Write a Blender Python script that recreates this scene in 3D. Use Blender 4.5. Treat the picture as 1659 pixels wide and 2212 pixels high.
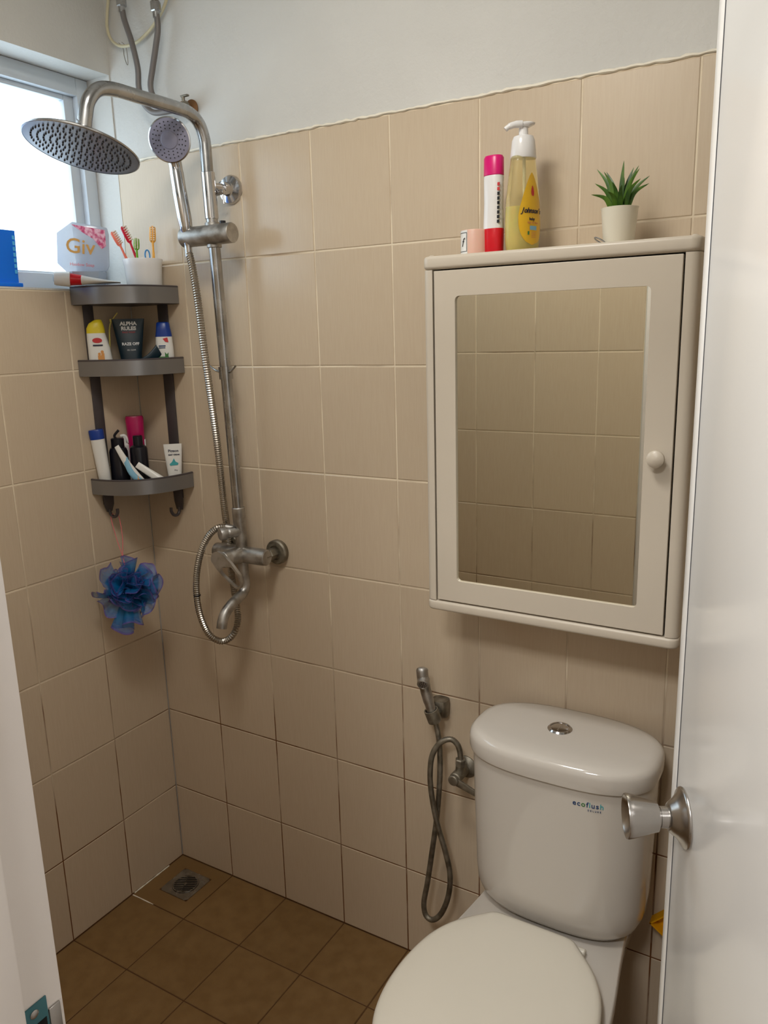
import bpy, bmesh, math, random
from mathutils import Vector, Matrix
from math import sin, cos, pi, radians

random.seed(7)
for o in list(bpy.data.objects):
    bpy.data.objects.remove(o)
SC = bpy.context.scene
COL = SC.collection

# ------------------------------------------------------------------ camera
cam_data = bpy.data.cameras.new('camera')
cam = bpy.data.objects.new('camera', cam_data)
COL.objects.link(cam)
cam.rotation_mode = 'XYZ'
cam.location = (1.672856, -1.512834, 1.570509)
cam.rotation_euler = (1.3467747, 0.0266965, 0.5338830)
cam_data.sensor_fit = 'VERTICAL'
cam_data.sensor_height = 24.0
cam_data.lens = 1696.79 / 2212 * 24.0
cam_data.clip_start = 0.02
SC.camera = cam

# ------------------------------------------------------------------ world, light, exposure
world = bpy.data.worlds.new('world')
SC.world = world
world.use_nodes = True
bg = world.node_tree.nodes['Background']
bg.inputs['Color'].default_value = (0.70, 0.87, 1.0, 1)
bg.inputs['Strength'].default_value = 3.6

def area_light(name, loc, rot, sx, sy, power, color, portal=False):
    l = bpy.data.lights.new(name, 'AREA')
    l.shape = 'RECTANGLE'
    l.size = sx
    l.size_y = sy
    l.energy = power
    l.color = color
    if portal:
        l.cycles.is_portal = True
    o = bpy.data.objects.new(name, l)
    COL.objects.link(o)
    o.location = loc
    o.rotation_euler = rot
    return o
area_light('window_portal', (-0.135, -0.475, 1.956), (0, radians(-90), 0), 0.52, 0.95, 1.0, (1, 1, 1), portal=True)
# unseen fill lights added to even out the window light, hall and bathroom ceiling
area_light('hall_fill_light', (1.45, -2.05, 2.52), (0, 0, 0), 0.35, 0.35, 22.0, (1.0, 1.0, 1.0))
area_light('ceiling_fill_light', (1.00, -0.93, 2.52), (0, 0, 0), 0.30, 0.30, 10.8, (1.0, 0.97, 0.92))

vs = SC.view_settings
SC.display_settings.display_device = 'sRGB'
vs.view_transform = 'Standard'
vs.look = 'None'
vs.gamma = 1.0
vs.use_curve_mapping = False
vs.exposure = 0.05

# ------------------------------------------------------------------ materials
def lin(c):
    return tuple(((v / 255) / 12.92 if v / 255 <= 0.04045 else ((v / 255 + 0.055) / 1.055) ** 2.4) for v in c)

def mat(name, rgb, rough=0.5, metal=0.0, spec=0.5, coat=0.0, trans=0.0, alpha=1.0, sub=0.0, emit=None, ior=1.45):
    m = bpy.data.materials.new(name)
    m.use_nodes = True
    b = m.node_tree.nodes['Principled BSDF']
    b.inputs['Base Color'].default_value = (*lin(rgb), 1)
    b.inputs['Roughness'].default_value = rough
    b.inputs['Metallic'].default_value = metal
    b.inputs['Specular IOR Level'].default_value = spec
    b.inputs['Coat Weight'].default_value = coat
    b.inputs['Coat Roughness'].default_value = 0.05
    b.inputs['Transmission Weight'].default_value = trans
    b.inputs['Alpha'].default_value = alpha
    b.inputs['IOR'].default_value = ior
    if sub:
        b.inputs['Subsurface Weight'].default_value = sub
        b.inputs['Subsurface Scale'].default_value = 0.01
    return m

def N(m, t, **kw):
    n = m.node_tree.nodes.new(t)
    for k, v in kw.items():
        setattr(n, k, v)
    return n

def L(m, a, b):
    m.node_tree.links.new(a, b)

def bsdf(m):
    return m.node_tree.nodes['Principled BSDF']

def vary(m, rgb_a, rgb_b, scale=(8, 8, 8), detail=4, lo=0.35, hi=0.65, rnd=0.0, bump=0.0, bscale=200, rough=None, coord='Object', rcol=None):
    """noise mix of two colours (+ per object brightness), fine bump, roughness range"""
    tc = N(m, 'ShaderNodeTexCoord')
    mp = N(m, 'ShaderNodeMapping')
    mp.inputs['Scale'].default_value = scale
    L(m, tc.outputs[coord], mp.inputs['Vector'])
    src = mp.outputs['Vector']
    if rnd:
        oi = N(m, 'ShaderNodeObjectInfo')
        ad = N(m, 'ShaderNodeVectorMath', operation='ADD')
        mu = N(m, 'ShaderNodeMath', operation='MULTIPLY')
        mu.inputs[1].default_value = 37.0
        L(m, oi.outputs['Random'], mu.inputs[0])
        L(m, src, ad.inputs[0])
        L(m, mu.outputs[0], ad.inputs[1])
        src = ad.outputs[0]
    no = N(m, 'ShaderNodeTexNoise')
    no.inputs['Scale'].default_value = 1.0
    no.inputs['Detail'].default_value = detail
    L(m, src, no.inputs['Vector'])
    mr = N(m, 'ShaderNodeMapRange')
    mr.inputs['From Min'].default_value = lo
    mr.inputs['From Max'].default_value = hi
    L(m, no.outputs['Fac'], mr.inputs['Value'])
    mx = N(m, 'ShaderNodeMix', data_type='RGBA')
    mx.inputs['A'].default_value = (*lin(rgb_a), 1)
    mx.inputs['B'].default_value = (*lin(rgb_b), 1)
    L(m, mr.outputs['Result'], mx.inputs['Factor'])
    out = mx.outputs['Result']
    if rnd:
        hs = N(m, 'ShaderNodeHueSaturation')
        m2 = N(m, 'ShaderNodeMapRange')
        m2.inputs['To Min'].default_value = 1 - rnd
        m2.inputs['To Max'].default_value = 1 + rnd
        L(m, oi.outputs['Random'], m2.inputs['Value'])
        L(m, m2.outputs['Result'], hs.inputs['Value'])
        L(m, out, hs.inputs['Color'])
        out = hs.outputs['Color']
    L(m, out, bsdf(m).inputs['Base Color'])
    if rough:
        m3 = N(m, 'ShaderNodeMapRange')
        m3.inputs['To Min'].default_value = rough[0]
        m3.inputs['To Max'].default_value = rough[1]
        L(m, mr.outputs['Result'], m3.inputs['Value'])
        L(m, m3.outputs['Result'], bsdf(m).inputs['Roughness'])
    if bump:
        n2 = N(m, 'ShaderNodeTexNoise')
        n2.inputs['Scale'].default_value = bscale
        n2.inputs['Detail'].default_value = 3
        L(m, tc.outputs[coord], n2.inputs['Vector'])
        bp = N(m, 'ShaderNodeBump')
        bp.inputs['Strength'].default_value = bump
        bp.inputs['Distance'].default_value = 0.002
        L(m, n2.outputs['Fac'], bp.inputs['Height'])
        L(m, bp.outputs['Normal'], bsdf(m).inputs['Normal'])
    return out

M = {}
M['tile'] = mat('wall_tile_glaze', (190, 168, 145), 0.22, spec=0.5)
vary(M['tile'], (203, 184, 159), (206, 188, 163), scale=(60, 60, 5), rnd=0.025, bump=0.03, bscale=25, rough=(0.17, 0.24))
M['floor_tile'] = mat('floor_tile', (120, 90, 55), 0.4)
vary(M['floor_tile'], (122, 92, 54), (132, 102, 62), scale=(6, 6, 6), rnd=0.05, bump=0.15, bscale=60, rough=(0.35, 0.55))
# grout: cream, with orange brown dirt low down and around the shower (a stain with a shape of its own)
M['grout'] = mat('wall_grout', (200, 180, 150), 0.8)
def grout_nodes(m):
    tc = N(m, 'ShaderNodeTexCoord')
    sp = N(m, 'ShaderNodeSeparateXYZ')
    L(m, tc.outputs['Object'], sp.inputs[0])
    mz = N(m, 'ShaderNodeMapRange')
    mz.inputs['From Min'].default_value = 1.25
    mz.inputs['From Max'].default_value = 0.15
    L(m, sp.outputs['Z'], mz.inputs['Value'])
    no = N(m, 'ShaderNodeTexNoise')
    no.inputs['Scale'].default_value = 5
    no.inputs['Detail'].default_value = 5
    L(m, tc.outputs['Object'], no.inputs['Vector'])
    ad = N(m, 'ShaderNodeMath', operation='MULTIPLY_ADD')
    ad.inputs[1].default_value = 2.6
    ad.inputs[2].default_value = -1.25
    L(m, no.outputs['Fac'], ad.inputs[0])
    sm = N(m, 'ShaderNodeMath', operation='ADD')
    sm.use_clamp = True
    L(m, ad.outputs[0], sm.inputs[0])
    L(m, mz.outputs['Result'], sm.inputs[1])
    mx = N(m, 'ShaderNodeMix', data_type='RGBA')
    mx.inputs['A'].default_value = (*lin((236, 222, 196)), 1)
    mx.inputs['B'].default_value = (*lin((112, 68, 30)), 1)
    L(m, sm.outputs[0], mx.inputs['Factor'])
    L(m, mx.outputs['Result'], bsdf(m).inputs['Base Color'])
grout_nodes(M['grout'])
M['floor_grout'] = mat('floor_grout', (88, 58, 28), 0.85)
M['caulk'] = mat('white_caulk', (240, 232, 214), 0.6)
M['paint'] = mat('wall_paint', (214, 212, 206), 0.65, spec=0.35)
vary(M['paint'], (208, 206, 200), (216, 214, 208), scale=(3, 3, 3), bump=0.6, bscale=110)
M['hall_paint'] = mat('hall_paint', (214, 208, 200), 0.7)
M['hall_floor'] = mat('hall_floor', (150, 130, 108), 0.5)
M['frame_white'] = mat('window_frame_white', (205, 212, 218), 0.35)
M['door_white'] = mat('glossy_white_door', (236, 234, 230), 0.16, spec=0.55)
vary(M['door_white'], (234, 232, 228), (239, 237, 233), scale=(2, 2, 2), bump=0.02, bscale=12, rough=(0.13, 0.19))
M['jamb'] = mat('painted_jamb', (206, 198, 192), 0.45)
vary(M['jamb'], (220, 212, 206), (228, 221, 215), scale=(5, 5, 2), bump=0.1, bscale=40)
M['dark_gap'] = mat('dark_seam', (62, 62, 68), 0.8)
M['cream'] = mat('cream_plastic_cabinet', (208, 197, 180), 0.34)
M['black'] = mat('black_void', (10, 9, 8), 0.9)
M['mirror'] = mat('mirror_silver', (236, 235, 224), 0.015, metal=1.0)
M['ceramic'] = mat('white_ceramic', (206, 199, 189), 0.12, coat=0.4)
M['seat'] = mat('ivory_seat_plastic', (214, 207, 192), 0.3)
M['chrome'] = mat('chrome', (200, 200, 202), 0.13, metal=1.0)
M['chrome_dull'] = mat('weathered_chrome', (150, 146, 140), 0.34, metal=1.0)
vary(M['chrome_dull'], (156, 152, 146), (194, 191, 186), scale=(40, 40, 40), bump=0.12, bscale=300, rough=(0.38, 0.55))
M['chrome_mid'] = mat('brushed_chrome', (170, 170, 170), 0.24, metal=1.0)
vary(M['chrome_mid'], (158, 158, 158), (184, 184, 184), scale=(25, 25, 25), rough=(0.18, 0.32))
M['steel'] = mat('satin_steel', (176, 172, 168), 0.26, metal=1.0)
M['old_metal'] = mat('corroded_metal', (112, 104, 90), 0.42, metal=0.85)
vary(M['old_metal'], (120, 113, 100), (156, 149, 134), scale=(60, 60, 60), bump=0.2, bscale=400, rough=(0.42, 0.62))
M['hose'] = mat('hose_metal', (172, 165, 154), 0.3, metal=1.0)
M['alum'] = mat('grey_anodised_aluminium', (142, 141, 142), 0.30, metal=0.7)
M['alum_dark'] = mat('dark_anodised_aluminium', (88, 82, 84), 0.42, metal=0.4)
M['nozzle_plate'] = mat('grey_nozzle_plate', (148, 148, 152), 0.3, metal=0.8)
M['nozzle'] = mat('dark_rubber_nozzle', (48, 46, 50), 0.5)
M['face_plate'] = mat('lilac_grey_plate', (140, 138, 156), 0.4)
M['rubber'] = mat('grey_braided_hose', (120, 114, 110), 0.5, metal=0.3)
M['brass'] = mat('old_brass', (128, 92, 60), 0.5, metal=0.6)
M['cable'] = mat('cream_cable', (212, 202, 168), 0.45)
M['white'] = mat('white_plastic', (228, 226, 220), 0.32)
M['white_gloss'] = mat('white_glazed_plastic', (232, 230, 228), 0.18)
M['yellow'] = mat('yellow_cap', (222, 200, 40), 0.35)
M['navy'] = mat('dark_teal_tube', (20, 42, 54), 0.32)
M['blue'] = mat('royal_blue_cap', (16, 56, 140), 0.3)
M['blackp'] = mat('black_plastic', (24, 24, 32), 0.28)
M['magenta'] = mat('magenta_plastic', (172, 14, 84), 0.28)
M['pink_cap'] = mat('hot_pink_cap', (216, 16, 112), 0.3)
M['red'] = mat('red_plastic', (206, 20, 36), 0.28)
M['pink_soft'] = mat('pale_pink_wax', (226, 184, 166), 0.4, sub=0.2)
M['pot'] = mat('white_pot', (232, 226, 208), 0.4)
M['soil'] = mat('dark_soil', (38, 34, 22), 0.9)
M['leaf'] = mat('green_leaf', (60, 96, 26), 0.4)
vary(M['leaf'], (40, 76, 22), (86, 122, 36), scale=(60, 60, 20), rnd=0.2)
M['ink_white'] = mat('ink_white', (235, 235, 235), 0.5)
M['ink_dark'] = mat('ink_dark', (30, 34, 60), 0.5)
M['ink_black'] = mat('ink_black', (20, 18, 18), 0.5)
M['ink_red'] = mat('ink_red', (196, 50, 52), 0.5)
M['ink_pink'] = mat('ink_pink', (232, 130, 130), 0.5)
M['ink_gold'] = mat('ink_gold', (196, 150, 84), 0.35, metal=0.4)
M['ink_blue'] = mat('ink_blue', (36, 66, 110), 0.5)
M['ink_teal'] = mat('ink_teal', (60, 160, 165), 0.5)
M['ink_green'] = mat('ink_green', (60, 120, 60), 0.5)
M['ink_lightblue'] = mat('ink_lightblue', (130, 180, 205), 0.5)
M['ink_orange'] = mat('ink_orange', (216, 150, 80), 0.5)
M['label_yellow'] = mat('yellow_label', (232, 184, 44), 0.35)
M['oil_clear'] = mat('clear_yellow_plastic', (250, 240, 190), 0.08, trans=0.85, ior=1.2)
M['oil'] = mat('pale_yellow_liquid', (226, 216, 140), 0.3, sub=0.3)
M['tb_salmon'] = mat('salmon_plastic', (250, 130, 104), 0.3)
M['tb_red'] = mat('crimson_plastic', (212, 24, 56), 0.3)
M['tb_green'] = mat('green_plastic', (110, 176, 40), 0.3)
M['tb_amber'] = mat('amber_plastic', (248, 182, 84), 0.25)
M['tb_blue'] = mat('sky_blue_plastic', (80, 150, 210), 0.25)
M['razor'] = mat('pale_yellow_plastic', (222, 206, 110), 0.35)
M['bristle'] = mat('bristles', (238, 226, 210), 0.7)
M['basket'] = mat('blue_basket_plastic', (0, 118, 240), 0.3, sub=0.15)
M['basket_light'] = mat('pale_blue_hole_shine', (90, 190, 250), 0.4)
M['yellow_item'] = mat('amber_yellow_plastic', (226, 160, 10), 0.4)
M['film'] = mat('teal_film', (52, 104, 112), 0.35)
M['cord'] = mat('pink_cord', (216, 104, 112), 0.6)
# translucent milky acrylic of the soap case
M['case'] = mat('milky_clear_plastic', (196, 206, 220), 0.15, alpha=0.72)
M['petal'] = mat('pink_petal_print', (226, 130, 160), 0.4)
vary(M['petal'], (240, 190, 206), (204, 70, 118), scale=(90, 90, 90), lo=0.4, hi=0.6)
# bath puff net: semi see-through blue with purple hems (V of the UV map runs root -> hem)
M['net'] = mat('blue_bath_net', (20, 90, 190), 0.5)
def net_nodes(m):
    b = bsdf(m)
    uv = N(m, 'ShaderNodeUVMap')
    sp = N(m, 'ShaderNodeSeparateXYZ')
    L(m, uv.outputs['UV'], sp.inputs[0])
    r = N(m, 'ShaderNodeValToRGB')
    e = r.color_ramp.elements
    e[0].position = 0.0
    e[0].color = (*lin((0, 58, 150)), 1)
    e[1].position = 0.70
    e[1].color = (*lin((0, 118, 176)), 1)
    n2 = e.new(0.93)
    n2.color = (*lin((44, 104, 176)), 1)
    n3 = e.new(1.0)
    n3.color = (*lin((104, 66, 140)), 1)
    L(m, sp.outputs['Y'], r.inputs['Fac'])
    L(m, r.outputs['Color'], b.inputs['Base Color'])
    a = N(m, 'ShaderNodeValToRGB')
    a.color_ramp.elements[0].position = 0.0
    a.color_ramp.elements[0].color = (0.97, 0.97, 0.97, 1)
    a.color_ramp.elements[1].position = 0.93
    a.color_ramp.elements[1].color = (0.55, 0.55, 0.55, 1)
    x = a.color_ramp.elements.new(0.98)
    x.color = (0.85, 0.85, 0.85, 1)
    L(m, sp.outputs['Y'], a.inputs['Fac'])
    L(m, a.outputs['Color'], b.inputs['Alpha'])
net_nodes(M['net'])
# window pane: clear with a faint reflection
def pane_mat():
    m = bpy.data.materials.new('window_pane')
    m.use_nodes = True
    nt = m.node_tree
    nt.nodes.clear()
    o = nt.nodes.new('ShaderNodeOutputMaterial')
    mx = nt.nodes.new('ShaderNodeMixShader')
    t = nt.nodes.new('ShaderNodeBsdfTransparent')
    g = nt.nodes.new('ShaderNodeBsdfGlossy')
    g.inputs['Roughness'].default_value = 0.05
    mx.inputs[0].default_value = 0.05
    nt.links.new(t.outputs[0], mx.inputs[1])
    nt.links.new(g.outputs[0], mx.inputs[2])
    nt.links.new(mx.outputs[0], o.inputs[0])
    return m
M['pane'] = pane_mat()

# ------------------------------------------------------------------ mesh helpers
def finish(bm, name, m, parent=None, smooth=True, angle=35, loc=None, rot=None, mesh_only=False):
    me = bpy.data.meshes.new(name)
    bmesh.ops.recalc_face_normals(bm, faces=bm.faces)
    bm.to_mesh(me)
    bm.free()
    if isinstance(m, (list, tuple)):
        for x in m:
            me.materials.append(x)
    elif m:
        me.materials.append(m)
    if smooth:
        me.polygons.foreach_set('use_smooth', [True] * len(me.polygons))
        me.set_sharp_from_angle(angle=radians(angle))
    if mesh_only:
        return me
    return add(name, me, parent, loc, rot)

def add(name, me, parent=None, loc=None, rot=None, scale=None):
    o = bpy.data.objects.new(name, me)
    COL.objects.link(o)
    if parent:
        o.parent = parent
    if loc:
        o.location = loc
    if rot:
        o.rotation_euler = rot
    if scale:
        o.scale = scale
    return o

def thing(name, label, cat, loc=(0, 0, 0), rotz=0.0, group=None, rot=None):
    o = bpy.data.objects.new(name, None)
    COL.objects.link(o)
    o.empty_display_size = 0.03
    o.location = loc
    o.rotation_euler = rot if rot else (0, 0, rotz)
    tag(o, label, cat, group)
    return o

def tag(o, label, cat, group=None):
    o['label'] = label
    o['category'] = cat
    if group:
        o['group'] = group
    return o

def structure(o, label):
    o['kind'] = 'structure'
    o['label'] = label
    return o

def box(bm, x0, x1, y0, y1, z0, z1, bevel=0.0, seg=2, mi=0):
    vs_ = [bm.verts.new((x, y, z)) for x in (x0, x1) for y in (y0, y1) for z in (z0, z1)]
    f = [(0, 1, 3, 2), (4, 6, 7, 5), (0, 4, 5, 1), (2, 3, 7, 6), (0, 2, 6, 4), (1, 5, 7, 3)]
    fs = [bm.faces.new([vs_[i] for i in q]) for q in f]
    for q in fs:
        q.material_index = mi
    if bevel:
        es = list({e for q in fs for e in q.edges})
        bmesh.ops.bevel(bm, geom=es, offset=bevel, segments=seg, profile=0.5, affect='EDGES')
    return bm

def BOX(name, m, parent, x0, x1, y0, y1, z0, z1, bevel=0.0, seg=2, **kw):
    return finish(box(bmesh.new(), x0, x1, y0, y1, z0, z1, bevel, seg), name, m, parent, **kw)

def catmull(pts, n=8, closed=False):
    P = [Vector(p) for p in pts]
    out = []
    k = len(P)
    rng = range(k if closed else k - 1)
    for i in rng:
        if closed:
            a, b, c, d = P[(i - 1) % k], P[i], P[(i + 1) % k], P[(i + 2) % k]
        else:
            a, b, c, d = P[max(i - 1, 0)], P[i], P[i + 1], P[min(i + 2, k - 1)]
        for j in range(n):
            t = j / n
            out.append(0.5 * ((2 * b) + (c - a) * t + (2 * a - 5 * b + 4 * c - d) * t * t + (3 * b - a - 3 * c + d) * t ** 3))
    if not closed:
        out.append(P[-1].copy())
    return out

def resample(pts, step):
    out = [pts[0].copy()]
    acc = 0.0
    for a, b in zip(pts[:-1], pts[1:]):
        d = (b - a).length
        if d < 1e-9:
            continue
        t = step - acc
        while t <= d:
            out.append(a.lerp(b, t / d))
            t += step
        acc = (acc + d) % step
    out.append(pts[-1].copy())
    return out

def tube(bm, pts, r, n=12, cap=True, flat=None, up=None):
    """sweep a circle (radius r or list of radii) along pts; flat=(w,h) makes a flattened ribbon"""
    P = [Vector(p) for p in pts]
    k = len(P)
    R = r if isinstance(r, (list, tuple)) else [r] * k
    T = []
    for i in range(k):
        t = P[min(i + 1, k - 1)] - P[max(i - 1, 0)]
        T.append(t.normalized() if t.length > 1e-9 else Vector((0, 0, 1)))
    ref = Vector(up) if up else (Vector((0, 0, 1)) if abs(T[0].z) < 0.9 else Vector((1, 0, 0)))
    u = (ref - T[0] * ref.dot(T[0])).normalized()
    rings = []
    for i in range(k):
        u = (u - T[i] * u.dot(T[i]))
        u = u.normalized() if u.length > 1e-6 else T[i].orthogonal().normalized()
        v = T[i].cross(u)
        ring = []
        for j in range(n):
            a = 2 * pi * j / n
            if flat:
                ring.append(bm.verts.new(P[i] + u * cos(a) * flat[1] * R[i] + v * sin(a) * flat[0] * R[i]))
            else:
                ring.append(bm.verts.new(P[i] + (u * cos(a) + v * sin(a)) * R[i]))
        rings.append(ring)
    for a, b in zip(rings[:-1], rings[1:]):
        for j in range(n):
            bm.faces.new((a[j], a[(j + 1) % n], b[(j + 1) % n], b[j]))
    if cap:
        bm.faces.new(rings[0][::-1])
        bm.faces.new(rings[-1])
    return bm

def lathe(bm, prof, n=32, loc=(0, 0, 0), axis=(0, 0, 1), cap=True):
    """profile [(radius, height)] turned about axis at loc"""
    q = Vector((0, 0, 1)).rotation_difference(Vector(axis).normalized())
    loc = Vector(loc)
    rings = []
    for r, h in prof:
        r = max(r, 1e-5)
        rings.append([bm.verts.new(loc + q @ Vector((r * cos(2 * pi * j / n), r * sin(2 * pi * j / n), h))) for j in range(n)])
    for a, b in zip(rings[:-1], rings[1:]):
        for j in range(n):
            bm.faces.new((a[j], a[(j + 1) % n], b[(j + 1) % n], b[j]))
    if cap:
        bm.faces.new(rings[0][::-1])
        bm.faces.new(rings[-1])
    return bm

def loft(bm, secs, n=40, cap=True):
    """secs: (z, half_width, half_depth, cx, cy, exponent) superellipse slices"""
    rings = []
    for z, hw, hd, cx, cy, p in secs:
        ring = []
        for j in range(n):
            a = 2 * pi * j / n
            c, s = cos(a), sin(a)
            ring.append(bm.verts.new((cx + hw * math.copysign(abs(c) ** (2 / p), c), cy + hd * math.copysign(abs(s) ** (2 / p), s), z)))
        rings.append(ring)
    for a, b in zip(rings[:-1], rings[1:]):
        for j in range(n):
            bm.faces.new((a[j], a[(j + 1) % n], b[(j + 1) % n], b[j]))
    if cap:
        bm.faces.new(rings[0][::-1])
        bm.faces.new(rings[-1])
    return bm

def stack_outline(bm, outline, levels, centre):
    """outline [(x,y)] scaled about centre for each (z, scale) level"""
    cx, cy = centre
    rings = []
    for z, s in levels:
        sx, sy = s if isinstance(s, tuple) else (s, s)
        rings.append([bm.verts.new((cx + (x - cx) * sx, cy + (y - cy) * sy, z)) for x, y in outline])
    n = len(outline)
    for a, b in zip(rings[:-1], rings[1:]):
        for j in range(n):
            bm.faces.new((a[j], a[(j + 1) % n], b[(j + 1) % n], b[j]))
    bm.faces.new(rings[0][::-1])
    bm.faces.new(rings[-1])
    return bm

def poly_prism(bm, pts, thick, bevel=0.0):
    """pts 3D planar outline extruded by vector thick"""
    t = Vector(thick)
    a = [bm.verts.new(Vector(p)) for p in pts]
    b = [bm.verts.new(Vector(p) + t) for p in pts]
    n = len(pts)
    bm.faces.new(a[::-1])
    bm.faces.new(b)
    for j in range(n):
        bm.faces.new((a[j], a[(j + 1) % n], b[(j + 1) % n], b[j]))
    if bevel:
        bmesh.ops.recalc_face_normals(bm, faces=bm.faces)
        bmesh.ops.bevel(bm, geom=list(bm.edges), offset=bevel, segments=2, profile=0.5, affect='EDGES')
    return bm

def cyl(bm, a, b, r, n=20, r2=None, ch=0.0):
    a, b = Vector(a), Vector(b)
    h = (b - a).length
    r2 = r if r2 is None else r2
    if ch:
        prof = [(r - ch, 0), (r, ch), (r2, h - ch), (r2 - ch, h)]
    else:
        prof = [(r, 0), (r2, h)]
    return lathe(bm, prof, n, a, b - a)

def text(name, s, size, m, parent, loc, rot=(pi / 2, 0, 0), align='CENTER', extrude=0.0002, xs=1.0, shear=0.0, bold=0.0):
    cu = bpy.data.curves.new(name, 'FONT')
    cu.body = s
    cu.size = size
    cu.align_x = align
    cu.align_y = 'CENTER'
    cu.extrude = extrude
    cu.shear = shear
    cu.offset = bold
    cu.resolution_u = 3
    t = bpy.data.objects.new(name, cu)
    COL.objects.link(t)
    dg = bpy.context.evaluated_depsgraph_get()
    me = bpy.data.meshes.new_from_object(t.evaluated_get(dg))
    bpy.data.objects.remove(t)
    bpy.data.curves.remove(cu)
    me.materials.clear()
    me.materials.append(m)
    return add(name, me, parent, loc, rot, (xs, 1, 1))

def corner(a, s, z):
    """point at the shower corner: a along the wall-to-wall direction, s out of the corner"""
    k = math.sqrt(0.5)
    return (k * (a + s), k * (a - s), z)

# ------------------------------------------------------------------ room
ZR = [0, 0.2429, 0.4953, 0.7463, 0.9973, 1.2466, 1.4996, 1.753, 2.006]     # wall tile rows
XC = [0, 0.2029, 0.4028, 0.6035, 0.8032, 1.0042, 1.2044, 1.4049, 1.605, 1.806, 2.006]   # columns of the back wall
YC = [0, 0.2027, 0.4049, 0.605, 0.805, 1.005, 1.2]      # columns of the side walls
XR, YF, ZC = 2.006, -1.2, 2.62
W0, W1, WY = 1.696, 2.216, -0.95                                # window opening

def tile_mesh(name, m, t=0.0022, ch=0.0009):
    """unit tile on the XZ plane, front at y=0, chamfered; scaled per object"""
    bm = bmesh.new()
    c = 0.006
    o = [(-.5, -.5), (.5, -.5), (.5, .5), (-.5, .5)]
    i = [(-.5 + c, -.5 + c), (.5 - c, -.5 + c), (.5 - c, .5 - c), (-.5 + c, .5 - c)]
    A = [bm.verts.new((x, t, z)) for x, z in o]
    B = [bm.verts.new((x, ch, z)) for x, z in o]
    Cc = [bm.verts.new((x, 0, z)) for x, z in i]
    for p, q in ((A, B), (B, Cc)):
        for j in range(4):
            bm.faces.new((p[j], p[(j + 1) % 4], q[(j + 1) % 4], q[j]))
    bm.faces.new(Cc)
    bm.faces.new(A[::-1])
    return finish(bm, name, m, smooth=False, mesh_only=True)
TILE = tile_mesh('tile', M['tile'])
FTILE = tile_mesh('floor_tile', M['floor_tile'])
G = 0.0032

def tiles(parent, place, cols, rows, me=TILE, skip=None):
    for u0, u1 in zip(cols[:-1], cols[1:]):
        for v0, v1 in zip(rows[:-1], rows[1:]):
            if skip and skip(u0, u1, v0, v1):
                continue
            loc, rot = place((u0 + u1) / 2, (v0 + v1) / 2)
            w, h = abs(u1 - u0) - G, abs(v1 - v0) - G
            if w < 0.004 or h < 0.004:
                continue
            j = random.uniform(-0.0002, 0.0002)
            add('tile', me, parent, (loc[0] + j * rot[3], loc[1] + j * rot[4], loc[2] + j * rot[5]), rot[:3], (w, 1, h))

# back wall
bm = bmesh.new()
box(bm, -0.20, XR + 0.12, 0.004, 0.12, -0.05, ZC)
wb = structure(finish(bm, 'wall_back', M['paint'], smooth=False), 'off-white painted back wall tiled beige up to the caulk line')
gb = BOX('grout', M['grout'], wb, 0, XR, 0.0014, 0.004, 0, 2.0065, smooth=False)
BOX('plaster_reveal', M['paint'], wb, -0.12, -0.0002, 0.0, 0.004, 1.55, 2.62, smooth=False)
tiles(wb, lambda u, v: ((u, 0, v), (0, 0, 0, 0, 1, 0)), XC, ZR)
# lumpy caulk bead along the top of the tiles
pts = [Vector((x / 100, -0.0002 + 0.0008 * sin(x * 1.7), 2.0085 + random.uniform(-0.0012, 0.0012))) for x in range(0, 201, 1)]
finish(tube(bmesh.new(), pts, [0.0030 + random.uniform(-0.0010, 0.0012) for _ in pts], 6), 'caulk', M['caulk'], wb)

# left wall with the window hole
bm = bmesh.new()
box(bm, -0.12, -0.004, YF - 0.12, 0.004, -0.05, W0 - 0.004)
box(bm, -0.12, -0.004, YF - 0.12, 0.004, W1, ZC)
box(bm, -0.12, -0.004, YF - 0.12, WY, W0 - 0.004, W1)
wl = structure(finish(bm, 'wall_left', M['paint'], smooth=False), 'window wall, beige tiles below the sill and bare paint above')
BOX('grout', M['grout'], wl, -0.004, -0.0014, YF, 0, 0, W0 - 0.003, smooth=False)
BOX('plaster_band', M['paint'], wl, -0.004, 0.0, YF, 0, W1, ZC, smooth=False)
BOX('plaster_band', M['paint'], wl, -0.004, 0.0, YF, WY - 0.005, 2.006, W1, smooth=False)
BOX('grout', M['grout'], wl, -0.004, -0.0014, YF, WY - 0.005, W0, 2.006, smooth=False)
BOX('sill_plaster', M['paint'], wl, -0.12, 0.0, WY, 0.0, W0 - 0.0045, W0, smooth=False)
rl = lambda u, v: ((0, -u, v), (0, 0, pi / 2, -1, 0, 0))
tiles(wl, rl, YC, ZR[:7] + [W0 - 0.006])
tiles(wl, rl, [0.957, 1.005, 1.2], [W0 + 0.0, 1.753, 2.006])

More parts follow.
